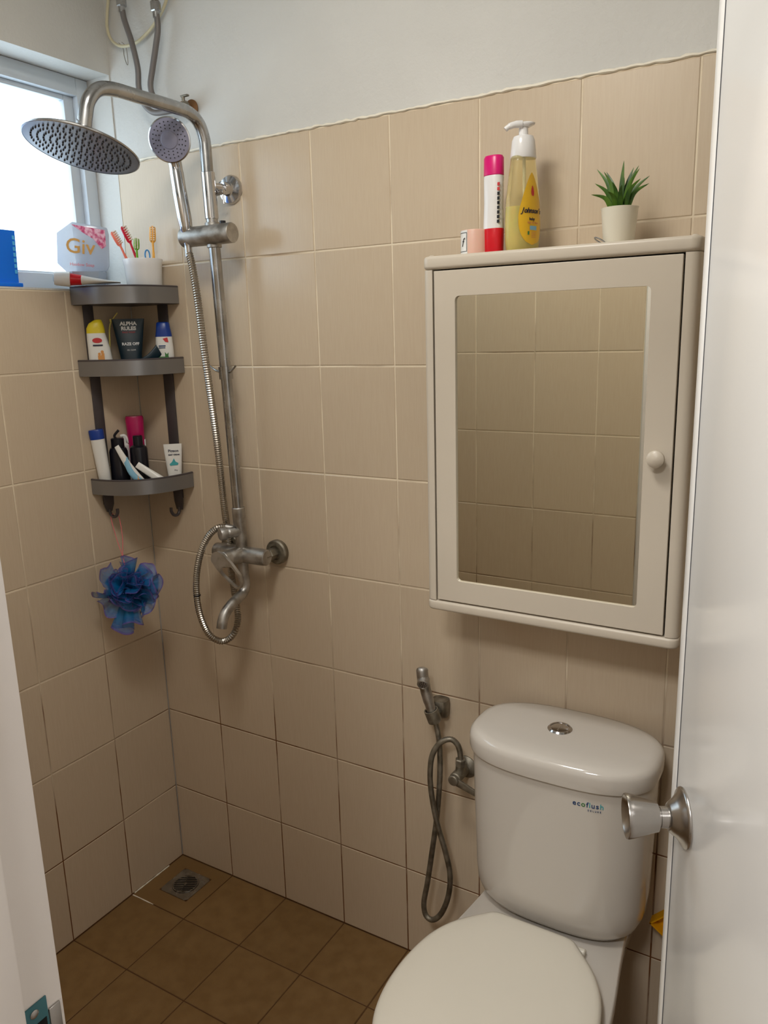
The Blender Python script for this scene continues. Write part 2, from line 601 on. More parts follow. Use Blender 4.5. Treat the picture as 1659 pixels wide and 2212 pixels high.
# right wall and front wall
bm = bmesh.new()
box(bm, XR + 0.0022, XR + 0.12, YF - 0.12, 0.004, -0.05, ZC)
wr = structure(finish(bm, 'wall_right', M['paint'], smooth=False), 'right side wall behind the open door, tiled beige')
BOX('grout', M['grout'], wr, XR + 0.0014, XR + 0.0022, YF, 0, 0, 2.006, smooth=False)
tiles(wr, lambda u, v: ((XR, -u, v), (0, 0, -pi / 2, 1, 0, 0)), YC, ZR)
D0, D1, DH = 1.137, 1.842, 2.14           # rough door opening
bm = bmesh.new()
box(bm, -0.12, D0, YF - 0.118, YF - 0.0022, -0.05, ZC)
box(bm, D1, XR + 0.12, YF - 0.118, YF - 0.0022, -0.05, ZC)
box(bm, D0, D1, YF - 0.118, YF - 0.0022, DH, ZC)
wf = structure(finish(bm, 'wall_front', M['paint'], smooth=False), 'door wall, tiled beige, seen in the cabinet mirror')
BOX('grout', M['grout'], wf, 0, D0 - 0.004, YF - 0.0022, YF - 0.0014, 0, 2.006, smooth=False)
BOX('grout', M['grout'], wf, D1 + 0.004, XR, YF - 0.0022, YF - 0.0014, 0, 2.006, smooth=False)
rf = lambda u, v: ((u, YF, v), (0, 0, pi, 0, -1, 0))
tiles(wf, rf, [0, 0.2, 0.4, 0.6, 0.8, 1.0, D0 - 0.004], ZR)
tiles(wf, rf, [D1 + 0.004, XR], ZR)

# floor
fl = structure(BOX('floor', M['floor_grout'], None, -0.12, XR + 0.12, YF - 0.12, 0.12, -0.08, -0.0014, smooth=False), 'brown tiled bathroom floor')
DX0, DX1, DY0, DY1 = 0.053, 0.160, -0.150, -0.043
def fplace(u, v):
    return ((u, v, 0), (-pi / 2, 0, 0, 0, 0, 1))
XF = XC
YFc = [-0.0, -0.2027, -0.4049, -0.605, -0.805, -1.005, -1.2]
tiles(fl, fplace, XF, YFc, FTILE, skip=lambda a, b, c, d: a < 0.01 and c > -0.01)
# corner floor tile cut round the drain
bm = bmesh.new()
e = 0.0013
for x0, x1, y0, y1 in ((0.002, DX0, -0.2014, -0.002), (DX1, 0.2016, -0.2014, -0.002), (DX0, DX1, -0.2014, DY0), (DX0, DX1, DY1, -0.002)):
    box(bm, x0, x1, y0, y1, -0.0022, 0.0)
finish(bm, 'tile', M['floor_tile'], fl, smooth=False)
finish(tube(bmesh.new(), [(0.003, -0.2035, 0), (0.03, -0.2032, 0.0004), (0.06, -0.2035, 0.0002), (0.085, -0.203, 0)], [0.0016, 0.0013, 0.0018, 0.0008], 6), 'caulk', M['caulk'], fl)
pts = [(0.0025, -0.06 - i * 0.008, 0.0015) for i in range(18)]
finish(tube(bmesh.new(), pts, [0.0012 + random.uniform(0, 0.0012) for _ in pts], 6), 'caulk', M['caulk'], fl)

ce = structure(BOX('ceiling', M['paint'], None, -0.12, XR + 0.12, YF - 0.12, 0.12, ZC, ZC + 0.08, smooth=False), 'white bathroom ceiling')

# hall on the photographer's side of the door
bm = bmesh.new()
for b_ in ((0.2, 0.3, -3.0, YF - 0.12, -0.08, 2.62), (2.7, 2.8, -3.0, YF - 0.12, -0.08, 2.62), (0.2, 2.8, -3.1, -3.0, -0.08, 2.62),
           (2.1, 2.8, YF - 0.12, YF - 0.02, -0.08, 2.62)):
    box(bm, *b_)
structure(finish(bm, 'wall_hall', M['hall_paint'], smooth=False), 'hall walls outside the bathroom door')
structure(BOX('floor_hall', M['hall_floor'], None, 0.2, 2.8, -3.1, YF - 0.12, -0.08, -0.001, smooth=False), 'hall floor')
structure(BOX('ceiling_hall', M['hall_paint'], None, 0.2, 2.8, -3.1, YF - 0.12, 2.62, 2.70, smooth=False), 'hall ceiling')
# made-up square housings that go with the two added fill lights
def fill_lamp(x, y, s, label):
    t = thing('fill_lamp', label, 'lamp', (x, y, ZC))
    BOX('housing', M['white'], t, -s, s, -s, s, -0.055, 0.0, 0.01)
    return t
fill_lamp(1.00, -0.93, 0.17, 'added square white fill lamp on the bathroom ceiling')
fill_lamp(1.45, -2.05, 0.19, 'added square white fill lamp on the hall ceiling')

# ------------------------------------------------------------------ window
wn = bpy.data.objects.new('window_1', None)
COL.objects.link(wn)
structure(wn, 'white framed window above the shower corner, bright daylight behind')
def rect_frame(name, m, parent, x0, x1, ya, yb, za, zb, w, wt=None, wb_=None, bev=0.002):
    wt = wt or w
    wb_ = wb_ or w
    bm = bmesh.new()
    box(bm, x0, x1, ya, ya + w, za, zb, bev)
    box(bm, x0, x1, yb - w, yb, za, zb, bev)
    box(bm, x0, x1, ya + w, yb - w, zb - wt, zb, bev)
    box(bm, x0, x1, ya + w, yb - w, za, za + wb_, bev)
    return finish(bm, name, m, parent)
rect_frame('frame', M['frame_white'], wn, -0.125, -0.080, WY, -0.001, W0, W1 - 0.001, 0.036, 0.042, 0.042)
rect_frame('sash', M['frame_white'], wn, -0.118, -0.098, -0.50, -0.037, W0 + 0.03, W1 - 0.043, 0.028, 0.012, 0.018)
rect_frame('sash', M['frame_white'], wn, -0.098, -0.082, WY + 0.037, -0.47, W0 + 0.03, W1 - 0.043, 0.028, 0.012, 0.018)
BOX('pane', M['pane'], wn, -0.110, -0.107, -0.472, -0.065, W0 + 0.048, W1 - 0.055, smooth=False)
BOX('pane', M['pane'], wn, -0.091, -0.088, WY + 0.065, -0.498, W0 + 0.048, W1 - 0.055, smooth=False)

# ------------------------------------------------------------------ door frame, door
tr = bpy.data.objects.new('trim_1', None)
COL.objects.link(tr)
structure(tr, 'white painted door frame with strike plate')
def jamb(x0, x1, stop):
    bm = bmesh.new()
    box(bm, x0, x1, YF - 0.135, YF + 0.002, -0.001, DH, 0.0015)
    if stop > 0:
        box(bm, x1 - 0.004, x1 + 0.012, YF - 0.128, YF - 0.036, -0.001, DH - 0.036, 0.002)
    else:
        box(bm, x0 - 0.012, x0 + 0.004, YF - 0.128, YF - 0.036, -0.001, DH - 0.036, 0.002)
    return finish(bm, 'jamb', M['jamb'], tr)
jamb(D0, 1.173, 1)
jamb(1.806, D1, -1)
bm = bmesh.new()
box(bm, 1.173, 1.806, YF - 0.135, YF + 0.002, DH - 0.036, DH, 0.0015)
finish(bm, 'head_jamb', M['jamb'], tr)
# strike plate on the latch jamb, teal protective film still on
bm = bmesh.new()
box(bm, 1.1732, 1.1745, -1.2335, -1.2125, 1.022, 1.0755, 0.0004)
sp_ = finish(bm, 'strike_plate', M['film'], tr)
sp_['label'] = 'teal strike plate'
finish(lathe(bmesh.new(), [(0.0036, 0), (0.0036, 0.0008), (0.0025, 0.0014)], 14, (1.1743, -1.224, 1.068), (1, 0, 0)), 'screw', M['steel'], sp_)
bm = bmesh.new()
box(bm, 1.1744, 1.1748, -1.2275, -1.2145, 1.030, 1.058)
finish(bm, 'latch_hole', M['black'], sp_)
bm = bmesh.new()
box(bm, 1.1732, 1.1752, -1.2120, -1.2020, 1.025, 1.062, 0.0006)
finish(bm, 'lip', M['steel'], sp_)

# door leaf: origin on the latch edge, local +x runs to the hinge, local -y is the face we see
DU = Vector((0.425, -0.905, 0)).normalized()
ang = math.atan2(DU.y, DU.x)
E0 = Vector((1.553, -0.68, 0)) - DU * 0.0545
dr = bpy.data.objects.new('door_1', None)
COL.objects.link(dr)
structure(dr, 'glossy white door standing open, hinged at the right jamb')
dr.location = E0
dr.rotation_euler = (0, 0, ang)
# local -y must point to the camera side (-0.905,-0.425): with rotation ang, +y -> (0.905,0.425)
DW = 0.628
bm = bmesh.new()
box(bm, 0.020, DW, 0.0, 0.036, 0.008, 2.10, 0.001)
finish(bm, 'panel', M['door_white'], dr)
bm = bmesh.new()
box(bm, 0.0, 0.0185, -0.0006, 0.0366, 0.008, 2.10, 0.0015)
finish(bm, 'edge_strip', M['door_white'], dr)
bm = bmesh.new()
box(bm, 0.0180, 0.0208, -0.0001, 0.035, 0.009, 2.099)
finish(bm, 'seam', M['dark_gap'], dr)
ZK = 1.035
kx = 0.0545
kn = finish(lathe(bmesh.new(), [(0.033, 0), (0.0335, 0.0015), (0.033, 0.003), (0.031, 0.0045), (0.0270, 0.0060), (0.0215, 0.0105), (0.0165, 0.0165), (0.0145, 0.018), (0.0135, 0.0182)], 40, (kx, 0, ZK), (0, -1, 0)), 'rosette', M['steel'], dr)
kb = bmesh.new()
lathe(kb, [(0.0118, 0.017), (0.0118, 0.0265), (0.0105, 0.0268), (0.0105, 0.029), (0.0160, 0.0295), (0.0172, 0.034), (0.0205, 0.045), (0.0238, 0.0575), (0.0247, 0.0625), (0.0243, 0.0640), (0.0226, 0.0640), (0.0180, 0.0590), (0.0120, 0.0565), (0.001, 0.0560)], 40, (kx, 0, ZK), (0, -1, 0))
finish(kb, 'door_knob', M['steel'], dr)
bm = bmesh.new()
lathe(bm, [(0.0031, 0), (0.0031, 0.0012), (0.001, 0.0015)], 12, (kx, -0.0562, ZK), (0, -1, 0))
finish(bm, 'push_button', M['chrome_dull'], dr)
finish(lathe(bmesh.new(), [(0.033, 0), (0.031, 0.0045), (0.0165, 0.0155), (0.0125, 0.016), (0.0125, 0.028), (0.018, 0.032), (0.0245, 0.06), (0.02, 0.064), (0.001, 0.065)], 32, (kx, 0.036, ZK), (0, 1, 0)), 'door_knob', M['steel'], dr)
for z in (0.25, 1.05, 1.85):
    finish(cyl(bmesh.new(), (DW + 0.004, 0.006, z - 0.045), (DW + 0.004, 0.006, z + 0.045), 0.0055, 12), 'hinge', M['steel'], dr)

# ------------------------------------------------------------------ floor drain
t = thing('floor_drain', 'square steel floor drain with round slotted grate in the shower corner', 'drain', ((DX0 + DX1) / 2, (DY0 + DY1) / 2, 0))
h_ = (DX1 - DX0) / 2 - 0.001
bm = bmesh.new()
n = 40
out, inn, top = [], [], []
for j in range(n):
    a = 2 * pi * (j + 0.5) / n
    k = 1 / max(abs(cos(a)), abs(sin(a)))
    out.append(bm.verts.new((h_ * cos(a) * k, h_ * sin(a) * k, 0.0008)))
    top.append(bm.verts.new((0.0385 * cos(a), 0.0385 * sin(a), 0.0008)))
    inn.append(bm.verts.new((0.0385 * cos(a), 0.0385 * sin(a), -0.0012)))
for j in range(n):
    bm.faces.new((out[j], out[(j + 1) % n], top[(j + 1) % n], top[j]))
    bm.faces.new((top[j], top[(j + 1) % n], inn[(j + 1) % n], inn[j]))
finish(bm, 'frame', M['chrome_mid'], t, smooth=False)
finish(lathe(bmesh.new(), [(0.0380, -0.0012), (0.0380, -0.0008)], 32), 'drain_hole', M['black'], t)
bm = bmesh.new()
lathe(bm, [(0.0345, 0.0002), (0.0345, 0.0022), (0.0375, 0.0022), (0.0375, 0.0002)], 40, cap=False)
finish(bm, 'grate_ring', M['chrome_mid'], t)
for k in range(-4, 5):
    x = k * 0.0075
    hl = math.sqrt(max(0.0348 ** 2 - x * x, 1e-6))
    c, s = cos(radians(40)), sin(radians(40))
    bm = bmesh.new()
    box(bm, -0.0016, 0.0016, -hl, hl, 0.0002, 0.0022)
    o = finish(bm, 'bar', M['chrome_mid'], t, smooth=False)
    o.rotation_euler = (0, 0, radians(-62))
    o.location = (x * cos(radians(-62)), x * sin(radians(-62)), 0)
finish(lathe(bmesh.new(), [(0.004, 0.0002), (0.004, 0.0026), (0.001, 0.003)], 12), 'screw', M['chrome_mid'], t)

# ------------------------------------------------------------------ toilet
TX = 1.2395
t = thing('toilet', 'white close-coupled toilet under the mirror cabinet, lid closed', 'toilet', (TX, -0.3, 0))
def TL(bm, name, m, **kw):
    o = finish(bm, name, m, t, **kw)
    o.location = (-TX, 0.3, 0)
    return o
oc = 1.2345
rim = [(oc, -0.012), (oc + .10, -0.012), (oc + .135, -0.02), (oc + .146, -0.06), (oc + .149, -.14), (oc + .158, -.22), (oc + .168, -.29), (oc + .176, -.36), (oc + .181, -.43),
       (oc + .180, -.50), (oc + .168, -.56), (oc + .14, -.615), (oc + .09, -.655), (oc + .04, -.672)]
rim = rim + [(oc, -.675)] + [(2 * oc - x, y) for x, y in rim[:0:-1]]
rim = [(p.x, p.y) for p in catmull([(x, y, 0) for x, y in rim], 4, closed=True)]
TL(stack_outline(bmesh.new(), rim, [(0.0, (0.58, 0.74)), (0.02, (0.58, 0.74)), (0.06, (0.54, 0.70)), (0.16, (0.56, 0.72)), (0.24, (0.72, 0.80)), (0.31, (0.92, 0.94)), (0.35, (0.985, 0.985)), (0.385, 1.0), (0.395, 0.995), (0.400, 0.975)], (oc, -0.33)), 'bowl', M['ceramic'], angle=60)
sc = 1.2265
cov = [(0, -.243), (.045, -.243), (.070, -.2435), (.082, -.247), (.092, -.255), (.137, -.303), (.163, -.35), (.176, -.40), (.182, -.46), (.179, -.52), (.165, -.575), (.135, -.625), (.09, -.66), (.045, -.678)]
cov = [(sc + a, b) for a, b in cov] + [(sc, -.683)] + [(sc - a, b) for a, b in cov[:0:-1]]
cov = [(p.x, p.y) for p in catmull([(x, y, 0) for x, y in cov], 4, closed=True)]
TL(stack_outline(bmesh.new(), cov, [(0.4015, 0.975), (0.4035, 0.99), (0.411, 1.0), (0.4155, 0.99)], (sc, -0.45)), 'seat', M['seat'], angle=60)
TL(stack_outline(bmesh.new(), cov, [(0.4175, 0.985), (0.419, 1.0), (0.428, 1.003), (0.4345, 0.992), (0.438, 0.965), (0.4395, 0.93), (0.4405, 0.80), (0.441, 0.4)], (sc, -0.45)), 'seat_cover', M['seat'], angle=60)
for x in (sc - 0.085, sc + 0.085):
    TL(cyl(bmesh.new(), (x - 0.018, -0.240, 0.409), (x + 0.018, -0.240, 0.409), 0.008, 16, ch=0.002), 'hinge', M['seat'])
tc_, td = 1.2395, -0.1185
secs = [(0.404, .115, .070, tc_, td, 2.6), (0.406, .135, .082, tc_, td, 2.7), (0.412, .152, .092, tc_, td, 2.8), (0.425, .164, .099, tc_, td, 2.8), (0.445, .1715, .103, tc_, td, 2.8),
        (0.48, .1745, .105, tc_, td, 2.8), (0.60, .178, .1065, tc_, td, 2.8), (0.741, .1815, .108, tc_, td, 2.8), (0.742, .16, .09, tc_, td, 2.8)]
tk = TL(loft(bmesh.new(), secs, 72), 'tank', M['ceramic'], angle=60)
secs = [(0.7425, .178, .106, tc_, td, 2.8), (0.7435, .186, .1155, tc_, td, 2.8), (0.75, .188, .1165, tc_, td, 2.8), (0.770, .188, .1165, tc_, td, 2.8), (0.779, .1855, .1145, tc_, td, 2.8), (0.785, .179, .109, tc_, td, 2.7),
        (0.7885, .167, .098, tc_, td, 2.6), (0.7905, .13, .07, tc_, td, 2.4), (0.7915, .06, .03, tc_, td, 2.2)]
TL(loft(bmesh.new(), secs, 72), 'tank_lid', M['ceramic'], angle=60)
fb = TL(lathe(bmesh.new(), [(0.0245, 0), (0.0245, 0.002), (0.0215, 0.0048), (0.019, 0.0048), (0.0185, 0.0036), (0.0178, 0.0036)], 36, (1.2285, -0.112, 0.7905)), 'flush_button', M['chrome'])
bm = bmesh.new()
lathe(bm, [(0.0172, 0.0), (0.0172, 0.0042), (0.015, 0.0052), (0.001, 0.0054)], 32, (1.2285, -0.112, 0.7905))
box(bm, 1.2275, 1.2295, -0.127, -0.097, 0.7950, 0.7961)
finish(bm, 'button_half', M['chrome'], fb)
# printed words on the tank front
ty = td - 0.1068
def on_tank(x):
    u = min(abs((x - tc_) / 0.1805), 0.98)
    return td - 0.1074 * (1 - u ** 2.8) ** (1 / 2.8) - 0.0006
lx, lz = 1.291, 0.7125
words = [('e', M['ink_blue']), ('c', M['ink_blue']), ('o', M['ink_green']), ('f', M['ink_blue']), ('l', M['ink_teal']), ('u', M['ink_blue']), ('s', M['ink_blue']), ('h', M['ink_teal'])]
adv = [0.0082, 0.0075, 0.0092, 0.0052, 0.0038, 0.0080, 0.0072, 0.0080]
x = lx
for (ch, mm), ad_ in zip(words, adv):
    xm = x + ad_ / 2
    slope = math.atan2(on_tank(xm + .002) - on_tank(xm - .002), .004)
    o = text('lettering', ch, 0.0145, mm, tk, (xm, on_tank(xm), lz), (pi / 2, 0, slope), extrude=0.0003, bold=0.0002)
    x += ad_
for k, ch in enumerate('DELUXE'):
    xm = lx + 0.030 + k * 0.0042
    text('lettering', ch, 0.0046, M['ink_blue'], tk, (xm, on_tank(xm), lz - 0.0105), (pi / 2, 0, math.atan2(on_tank(xm + .002) - on_tank(xm - .002), .004)), extrude=0.0003)

# ------------------------------------------------------------------ mirror cabinet
CX0, CX1, CZ0, CZ1, CY = 0.958, 1.449, 1.018, 1.7065, -0.16
t = thing('mirror_cabinet', 'cream plastic wall cabinet with mirrored door, above the toilet', 'cabinet', (1.2, 0, 1.36))
def CB(bm, name, m, **kw):
    p = kw.pop('parent', t)
    o = finish(bm, name, m, p, **kw)
    if p is t:
        o.location = (-1.2, 0, -1.36)
    return o
def rounded_rect(x0, x1, y0, y1, r, n=5, back=True):
    """plan outline rounded on the front corners (y0 is the front)"""
    p = []
    for cx, cy, a0 in ((x0 + r, y0 + r, pi), (x1 - r, y0 + r, 1.5 * pi)):
        for k in range(n + 1):
            a = a0 + k * (pi / 2) / n
            p.append((cx + r * cos(a), cy + r * sin(a)))
    p += [(x1, y1), (x0, y1)]
    return p
def plan_prism(outline, z0, z1, bev=0.0):
    bm = bmesh.new()
    poly_prism(bm, [(x, y, z0) for x, y in outline], (0, 0, z1 - z0))
    if bev:
        bmesh.ops.recalc_face_normals(bm, faces=bm.faces)
        es = [e for e in bm.edges if abs(e.verts[0].co.z - e.verts[1].co.z) < 1e-6 and min(e.verts[0].co.y, e.verts[1].co.y) < -0.005]
        bmesh.ops.bevel(bm, geom=es, offset=bev, segments=3, profile=0.5, affect='EDGES')
    return bm
rr = rounded_rect(CX0, CX1, CY - 0.002, -0.0005, 0.016)
CB(plan_prism(rr, CZ1 - 0.024, CZ1, 0.006), 'top_panel', M['cream'], angle=50)
CB(plan_prism(rr, CZ0, CZ0 + 0.020, 0.005), 'bottom_panel', M['cream'], angle=50)
z0, z1 = CZ0 + 0.021, CZ1 - 0.0248
def side(xa, xb, flip):
    r = 0.014
    p = []
    if flip:
        p = [(xa, CY)] + [(xb - r + r * cos(a), CY + r + r * sin(a)) for a in [(-pi / 2) + k * (pi / 2) / 5 for k in range(6)]] + [(xb, -0.0005), (xa, -0.0005)]
    else:
        p = [(xa + r + r * cos(a), CY + r + r * sin(a)) for a in [pi + k * (pi / 2) / 5 for k in range(6)]] + [(xb, CY), (xb, -0.0005), (xa, -0.0005)]
    return plan_prism(p, z0, z1)
CB(side(CX0 + 0.001, 0.980, False), 'side_panel', M['cream'], angle=50)
CB(side(1.4262, CX1 - 0.001, True), 'side_panel', M['cream'], angle=50)
bm = bmesh.new()
box(bm, 0.980, 1.4262, -0.02, -0.0005, z0, z1)
CB(bm, 'back_panel', M['black'], smooth=False)
# screw bumps on the top
for x in (0.972, 1.436):
    CB(lathe(bmesh.new(), [(0.006, 0), (0.006, 0.001), (0.003, 0.0028)], 14, (x, -0.145, CZ1 - 0.0005)), 'screw_cap', M['cream'])
# door: frame with a mirror let into it
dx0, dx1, dz0, dz1 = 0.9835, 1.4228, 1.0415, 1.6795
mx0, mx1, mz0, mz1 = 1.026, 1.376, 1.085, 1.6335
def ring_rect(x0, x1, z0_, z1_, r, n=4):
    p = []
    for cx, cz, a0 in ((x1 - r, z1_ - r, 0), (x0 + r, z1_ - r, pi / 2), (x0 + r, z0_ + r, pi), (x1 - r, z0_ + r, 1.5 * pi)):
        for k in range(n + 1):
            a = a0 + k * (pi / 2) / n
            p.append((cx + r * cos(a), cz + r * sin(a)))
    return p
bm = bmesh.new()
o_ = ring_rect(dx0, dx1, dz0, dz1, 0.001)
i_ = ring_rect(mx0, mx1, mz0, mz1, 0.008)
A = [bm.verts.new((x, CY + 0.012, z)) for x, z in o_]
B = [bm.verts.new((x, CY + 0.0006, z)) for x, z in o_]
B2 = [bm.verts.new((x + (0.001 if x < 1.2 else -0.001), CY, z + (0.001 if z < 1.36 else -0.001))) for x, z in o_]
I1 = [bm.verts.new((x, CY, z)) for x, z in i_]
I2 = [bm.verts.new((x, CY + 0.006, z)) for x, z in i_]
n = len(o_)
for p, q in ((A, B), (B, B2), (B2, I1), (I1, I2)):
    for j in range(n):
        bm.faces.new((p[j], p[(j + 1) % n], q[(j + 1) % n], q[j]))
dcab = CB(bm, 'door', M['cream'], angle=15)
bm = bmesh.new()
box(bm, mx0 - 0.001, mx1 + 0.001, CY + 0.0048, CY + 0.009, mz0 - 0.001, mz1 + 0.001)
finish(bm, 'mirror', M['mirror'], dcab, smooth=False)
bm = bmesh.new()
lathe(bm, [(0.006, 0), (0.0055, 0.006), (0.008, 0.009), (0.0135, 0.013), (0.0150, 0.017), (0.0142, 0.021), (0.010, 0.0245), (0.001, 0.0262)], 32, (1.3995, CY, 1.3545), (0, -1, 0))
finish(bm, 'knob', M['cream'], dcab)

TOP = CZ1
# --- things on the cabinet
t = thing('candle_jar', 'small pale pink candle jar with black-framed white label, left end of the cabinet top', 'candle', (1.033, -0.085, TOP))
finish(lathe(bmesh.new(), [(0.024, 0), (0.0265, 0.003), (0.0265, 0.045), (0.0255, 0.047), (0.0235, 0.047), (0.0235, 0.043), (0.001, 0.0425)], 36), 'jar', M['pink_soft'], t)
bm = bmesh.new()
for r in (0.0268,):
    a0, a1 = radians(180), radians(262)
    seg = 10
    V = [[bm.verts.new((r * cos(a0 + (a1 - a0) * k / seg), r * sin(a0 + (a1 - a0) * k / seg), z)) for k in range(seg + 1)] for z in (0.002, 0.046)]
    for k in range(seg):
        bm.faces.new((V[0][k], V[0][k + 1], V[1][k + 1], V[1][k]))
lb = finish(bm, 'label', M['white'], t)
def arc_line(bm, r, a0, a1, z, w, seg=10):
    V = [[bm.verts.new((r * cos(a0 + (a1 - a0) * k / seg), r * sin(a0 + (a1 - a0) * k / seg), zz)) for k in range(seg + 1)] for zz in (z - w, z + w)]
    for k in range(seg):
        bm.faces.new((V[0][k], V[0][k + 1], V[1][k + 1], V[1][k]))
bm = bmesh.new()
A0, A1 = radians(200), radians(260)
arc_line(bm, 0.0271, A0, A1, 0.0415, 0.0005)
arc_line(bm, 0.0271, A0, A1, 0.0085, 0.0005)
arc_line(bm, 0.0271, A1 - 0.04, A1, 0.025, 0.0165, 1)
arc_line(bm, 0.0271, A0, A0 + 0.04, 0.025, 0.0165, 1)
finish(bm, 'label_border', M['ink_black'], lb)
a = radians(236)
text('lettering', 'f', 0.022, M['ink_black'], lb, (0.0273 * cos(a), 0.0273 * sin(a), 0.024), (pi / 2, 0, a + pi / 2), shear=0.3)

t = thing('shampoo_bottle', 'white shampoo bottle with hot pink cap and red base, on the cabinet', 'bottle', (1.0705, -0.085, TOP), radians(-8))
secs = [(0, .0165, .012, 0, 0, 2.3), (.003, .0185, .0135, 0, 0, 2.3), (.05, .0195, .0145, 0, 0, 2.3), (.09, .0182, .0138, 0, 0, 2.3), (.135, .0188, .0142, 0, 0, 2.3), (.138, .018, .0135, 0, 0, 2.3)]
finish(loft(bmesh.new(), secs, 36), 'bottle', M['white_gloss'], t)
finish(loft(bmesh.new(), [(.138, .0175, .0135, 0, 0, 2.3), (.139, .0188, .0145, 0, 0, 2.3), (.168, .0186, .0142, 0, 0, 2.3), (.172, .0165, .012, 0, 0, 2.3)], 36), 'cap', M['pink_cap'], t)
finish(loft(bmesh.new(), [(.001, .0180, .0132, 0, 0, 2.3), (.003, .0189, .0139, 0, 0, 2.3), (.045, .0198, .0148, 0, 0, 2.3), (.048, .019, .014, 0, 0, 2.3)], 36), 'red_band', M['red'], t)
for k in range(9):
    bm = bmesh.new()
    box(bm, 0.0135, 0.0185, -0.0113 + 0.0002 * k, -0.0105, 0.055 + k * 0.008, 0.0605 + k * 0.008)
    finish(bm, 'print_line', M['ink_black'] if k < 7 else M['ink_red'], t, smooth=False)

# pump bottle: broad face turned to the right
t = thing('pump_bottle', 'tall clear yellow pump bottle half full, yellow teardrop label, white pump, on the cabinet', 'bottle', (1.126, -0.083, TOP), radians(70))
bs = [(0, .031, .019), (.003, .034, .022), (.02, .0365, .0235), (.05, .0375, .024), (.09, .0355, .0228), (.125, .031, .0205), (.15, .0265, .019), (.162, .0245, .0185)]
finish(loft(bmesh.new(), [(z, a, b, 0, 0, 2.2) for z, a, b in bs] + [(.168, .020, .0165, 0, 0, 2.1)], 44), 'bottle', M['oil_clear'], t, angle=60)
lq = [(z + (0.001 if z == 0 else 0), a - .0015, b - .0015, 0, 0, 2.2) for z, a, b in bs[:4]] + [(.078, .0347, .0218, 0, 0, 2.2)]
finish(loft(bmesh.new(), lq, 44), 'liquid', M['oil'], t, angle=60)
def bottle_r(z, p=2.2):
    for (z0_, a0_, b0_), (z1_, a1_, b1_) in zip(bs[:-1], bs[1:]):
        if z0_ <= z <= z1_:
            k = (z - z0_) / (z1_ - z0_)
            return a0_ + (a1_ - a0_) * k, b0_ + (b1_ - b0_) * k
    return bs[-1][1:]
def bottle_pt(x, z, off=0.0006):
    a_, b_ = bottle_r(z)
    u = min(abs(x) / a_, 0.995)
    return Vector((x, -(b_ * (1 - u ** 2.2) ** (1 / 2.2)) - off, z))
bm = bmesh.new()
prev = None
for k in range(25):
    z = 0.012 + 0.123 * k / 24
    w = 0.0295 * max(0.0, sin(pi * (k / 24) ** 0.62)) ** 0.75 + 0.0004
    row = [bm.verts.new(bottle_pt(-w + 2 * w * j / 12, z)) for j in range(13)]
    if prev:
        for j in range(12):
            bm.faces.new((prev[j], prev[j + 1], row[j + 1], row[j]))
    prev = row
lb = finish(bm, 'label', M['label_yellow'], t)
def lay(s, x, z, size, mm, shear=0.0, adv_=0.55, name='lettering', widths=None):
    for k, ch in enumerate(s):
        p = bottle_pt(x, z, 0.0012)
        q = bottle_pt(x + 0.002, z, 0.0012)
        text(name, ch, size, mm, lb, p, (pi / 2, 0, math.atan2(q.y - p.y, q.x - p.x)), shear=shear, extrude=0.0002, bold=0.0002)
        x += size * adv_
lay("Johnson's", -0.0235, 0.070, 0.0125, M['ink_dark'], 0.35, 0.46)
lay('baby', -0.008, 0.056, 0.0065, M['ink_dark'], 0, 0.55)
lay('top-to-toe', -0.013, 0.050, 0.0055, M['ink_orange'], 0, 0.5)
def patch(x0, x1, z0_, z1_, mm, name='print_patch'):
    bm = bmesh.new()
    V = [[bm.verts.new(bottle_pt(x0 + (x1 - x0) * j / 6, z, 0.0011)) for j in range(7)] for z in (z0_, z1_)]
    for j in range(6):
        bm.faces.new((V[0][j], V[0][j + 1], V[1][j + 1], V[1][j]))
    finish(bm, name, mm, lb)
patch(-0.008, 0.010, 0.0375, 0.0445, M['ink_lightblue'])
patch(-0.013, -0.009, 0.029, 0.035, M['ink_green'])
for k in range(4):
    patch(-0.004, 0.008, 0.033 - k * 0.0028, 0.0342 - k * 0.0028, M['ink_orange'])
bm = bmesh.new()
for k in range(12):
    pass
V = [bm.verts.new(bottle_pt(0.0035 * cos(a_) * (1 - 0.45 * sin(a_)), 0.104 + 0.009 * sin(a_), 0.0011)) for a_ in [2 * pi * k / 14 for k in range(14)]]
bm.faces.new(V)
finish(bm, 'red_drop', M['ink_red'], lb)
finish(lathe(bmesh.new(), [(0.0225, .160), (0.0235, .162), (0.0215, .180), (0.0205, .190), (0.0175, .197), (0.0085, .200), (0.0080, .214), (0.0082, .214)], 36), 'pump_collar', M['white_gloss'], t)
bm = bmesh.new()
loft(bm, [(.2125, .010, .009, .002, 0, 2), (.2155, .018, .0115, .002, 0, 2), (.2180, .020, .012, .001, 0, 2), (.2205, .015, .009, 0, 0, 2)], 28)
tube(bm, catmull([(0.0, -.008, .2165), (-0.012, -.014, .2160), (-0.022, -.018, .2125), (-.027, -.020, .2085)], 5), [0.0062] * 5 + [0.0055] * 5 + [0.0045] * 6, 12)
o = finish(bm, 'pump_head', M['white_gloss'], t, angle=60)
o.rotation_euler = (0, 0, radians(-66))
finish(cyl(bmesh.new(), (0, 0, 0.01), (0, 0, 0.175), 0.0025, 10), 'dip_tube', M['white'], t)

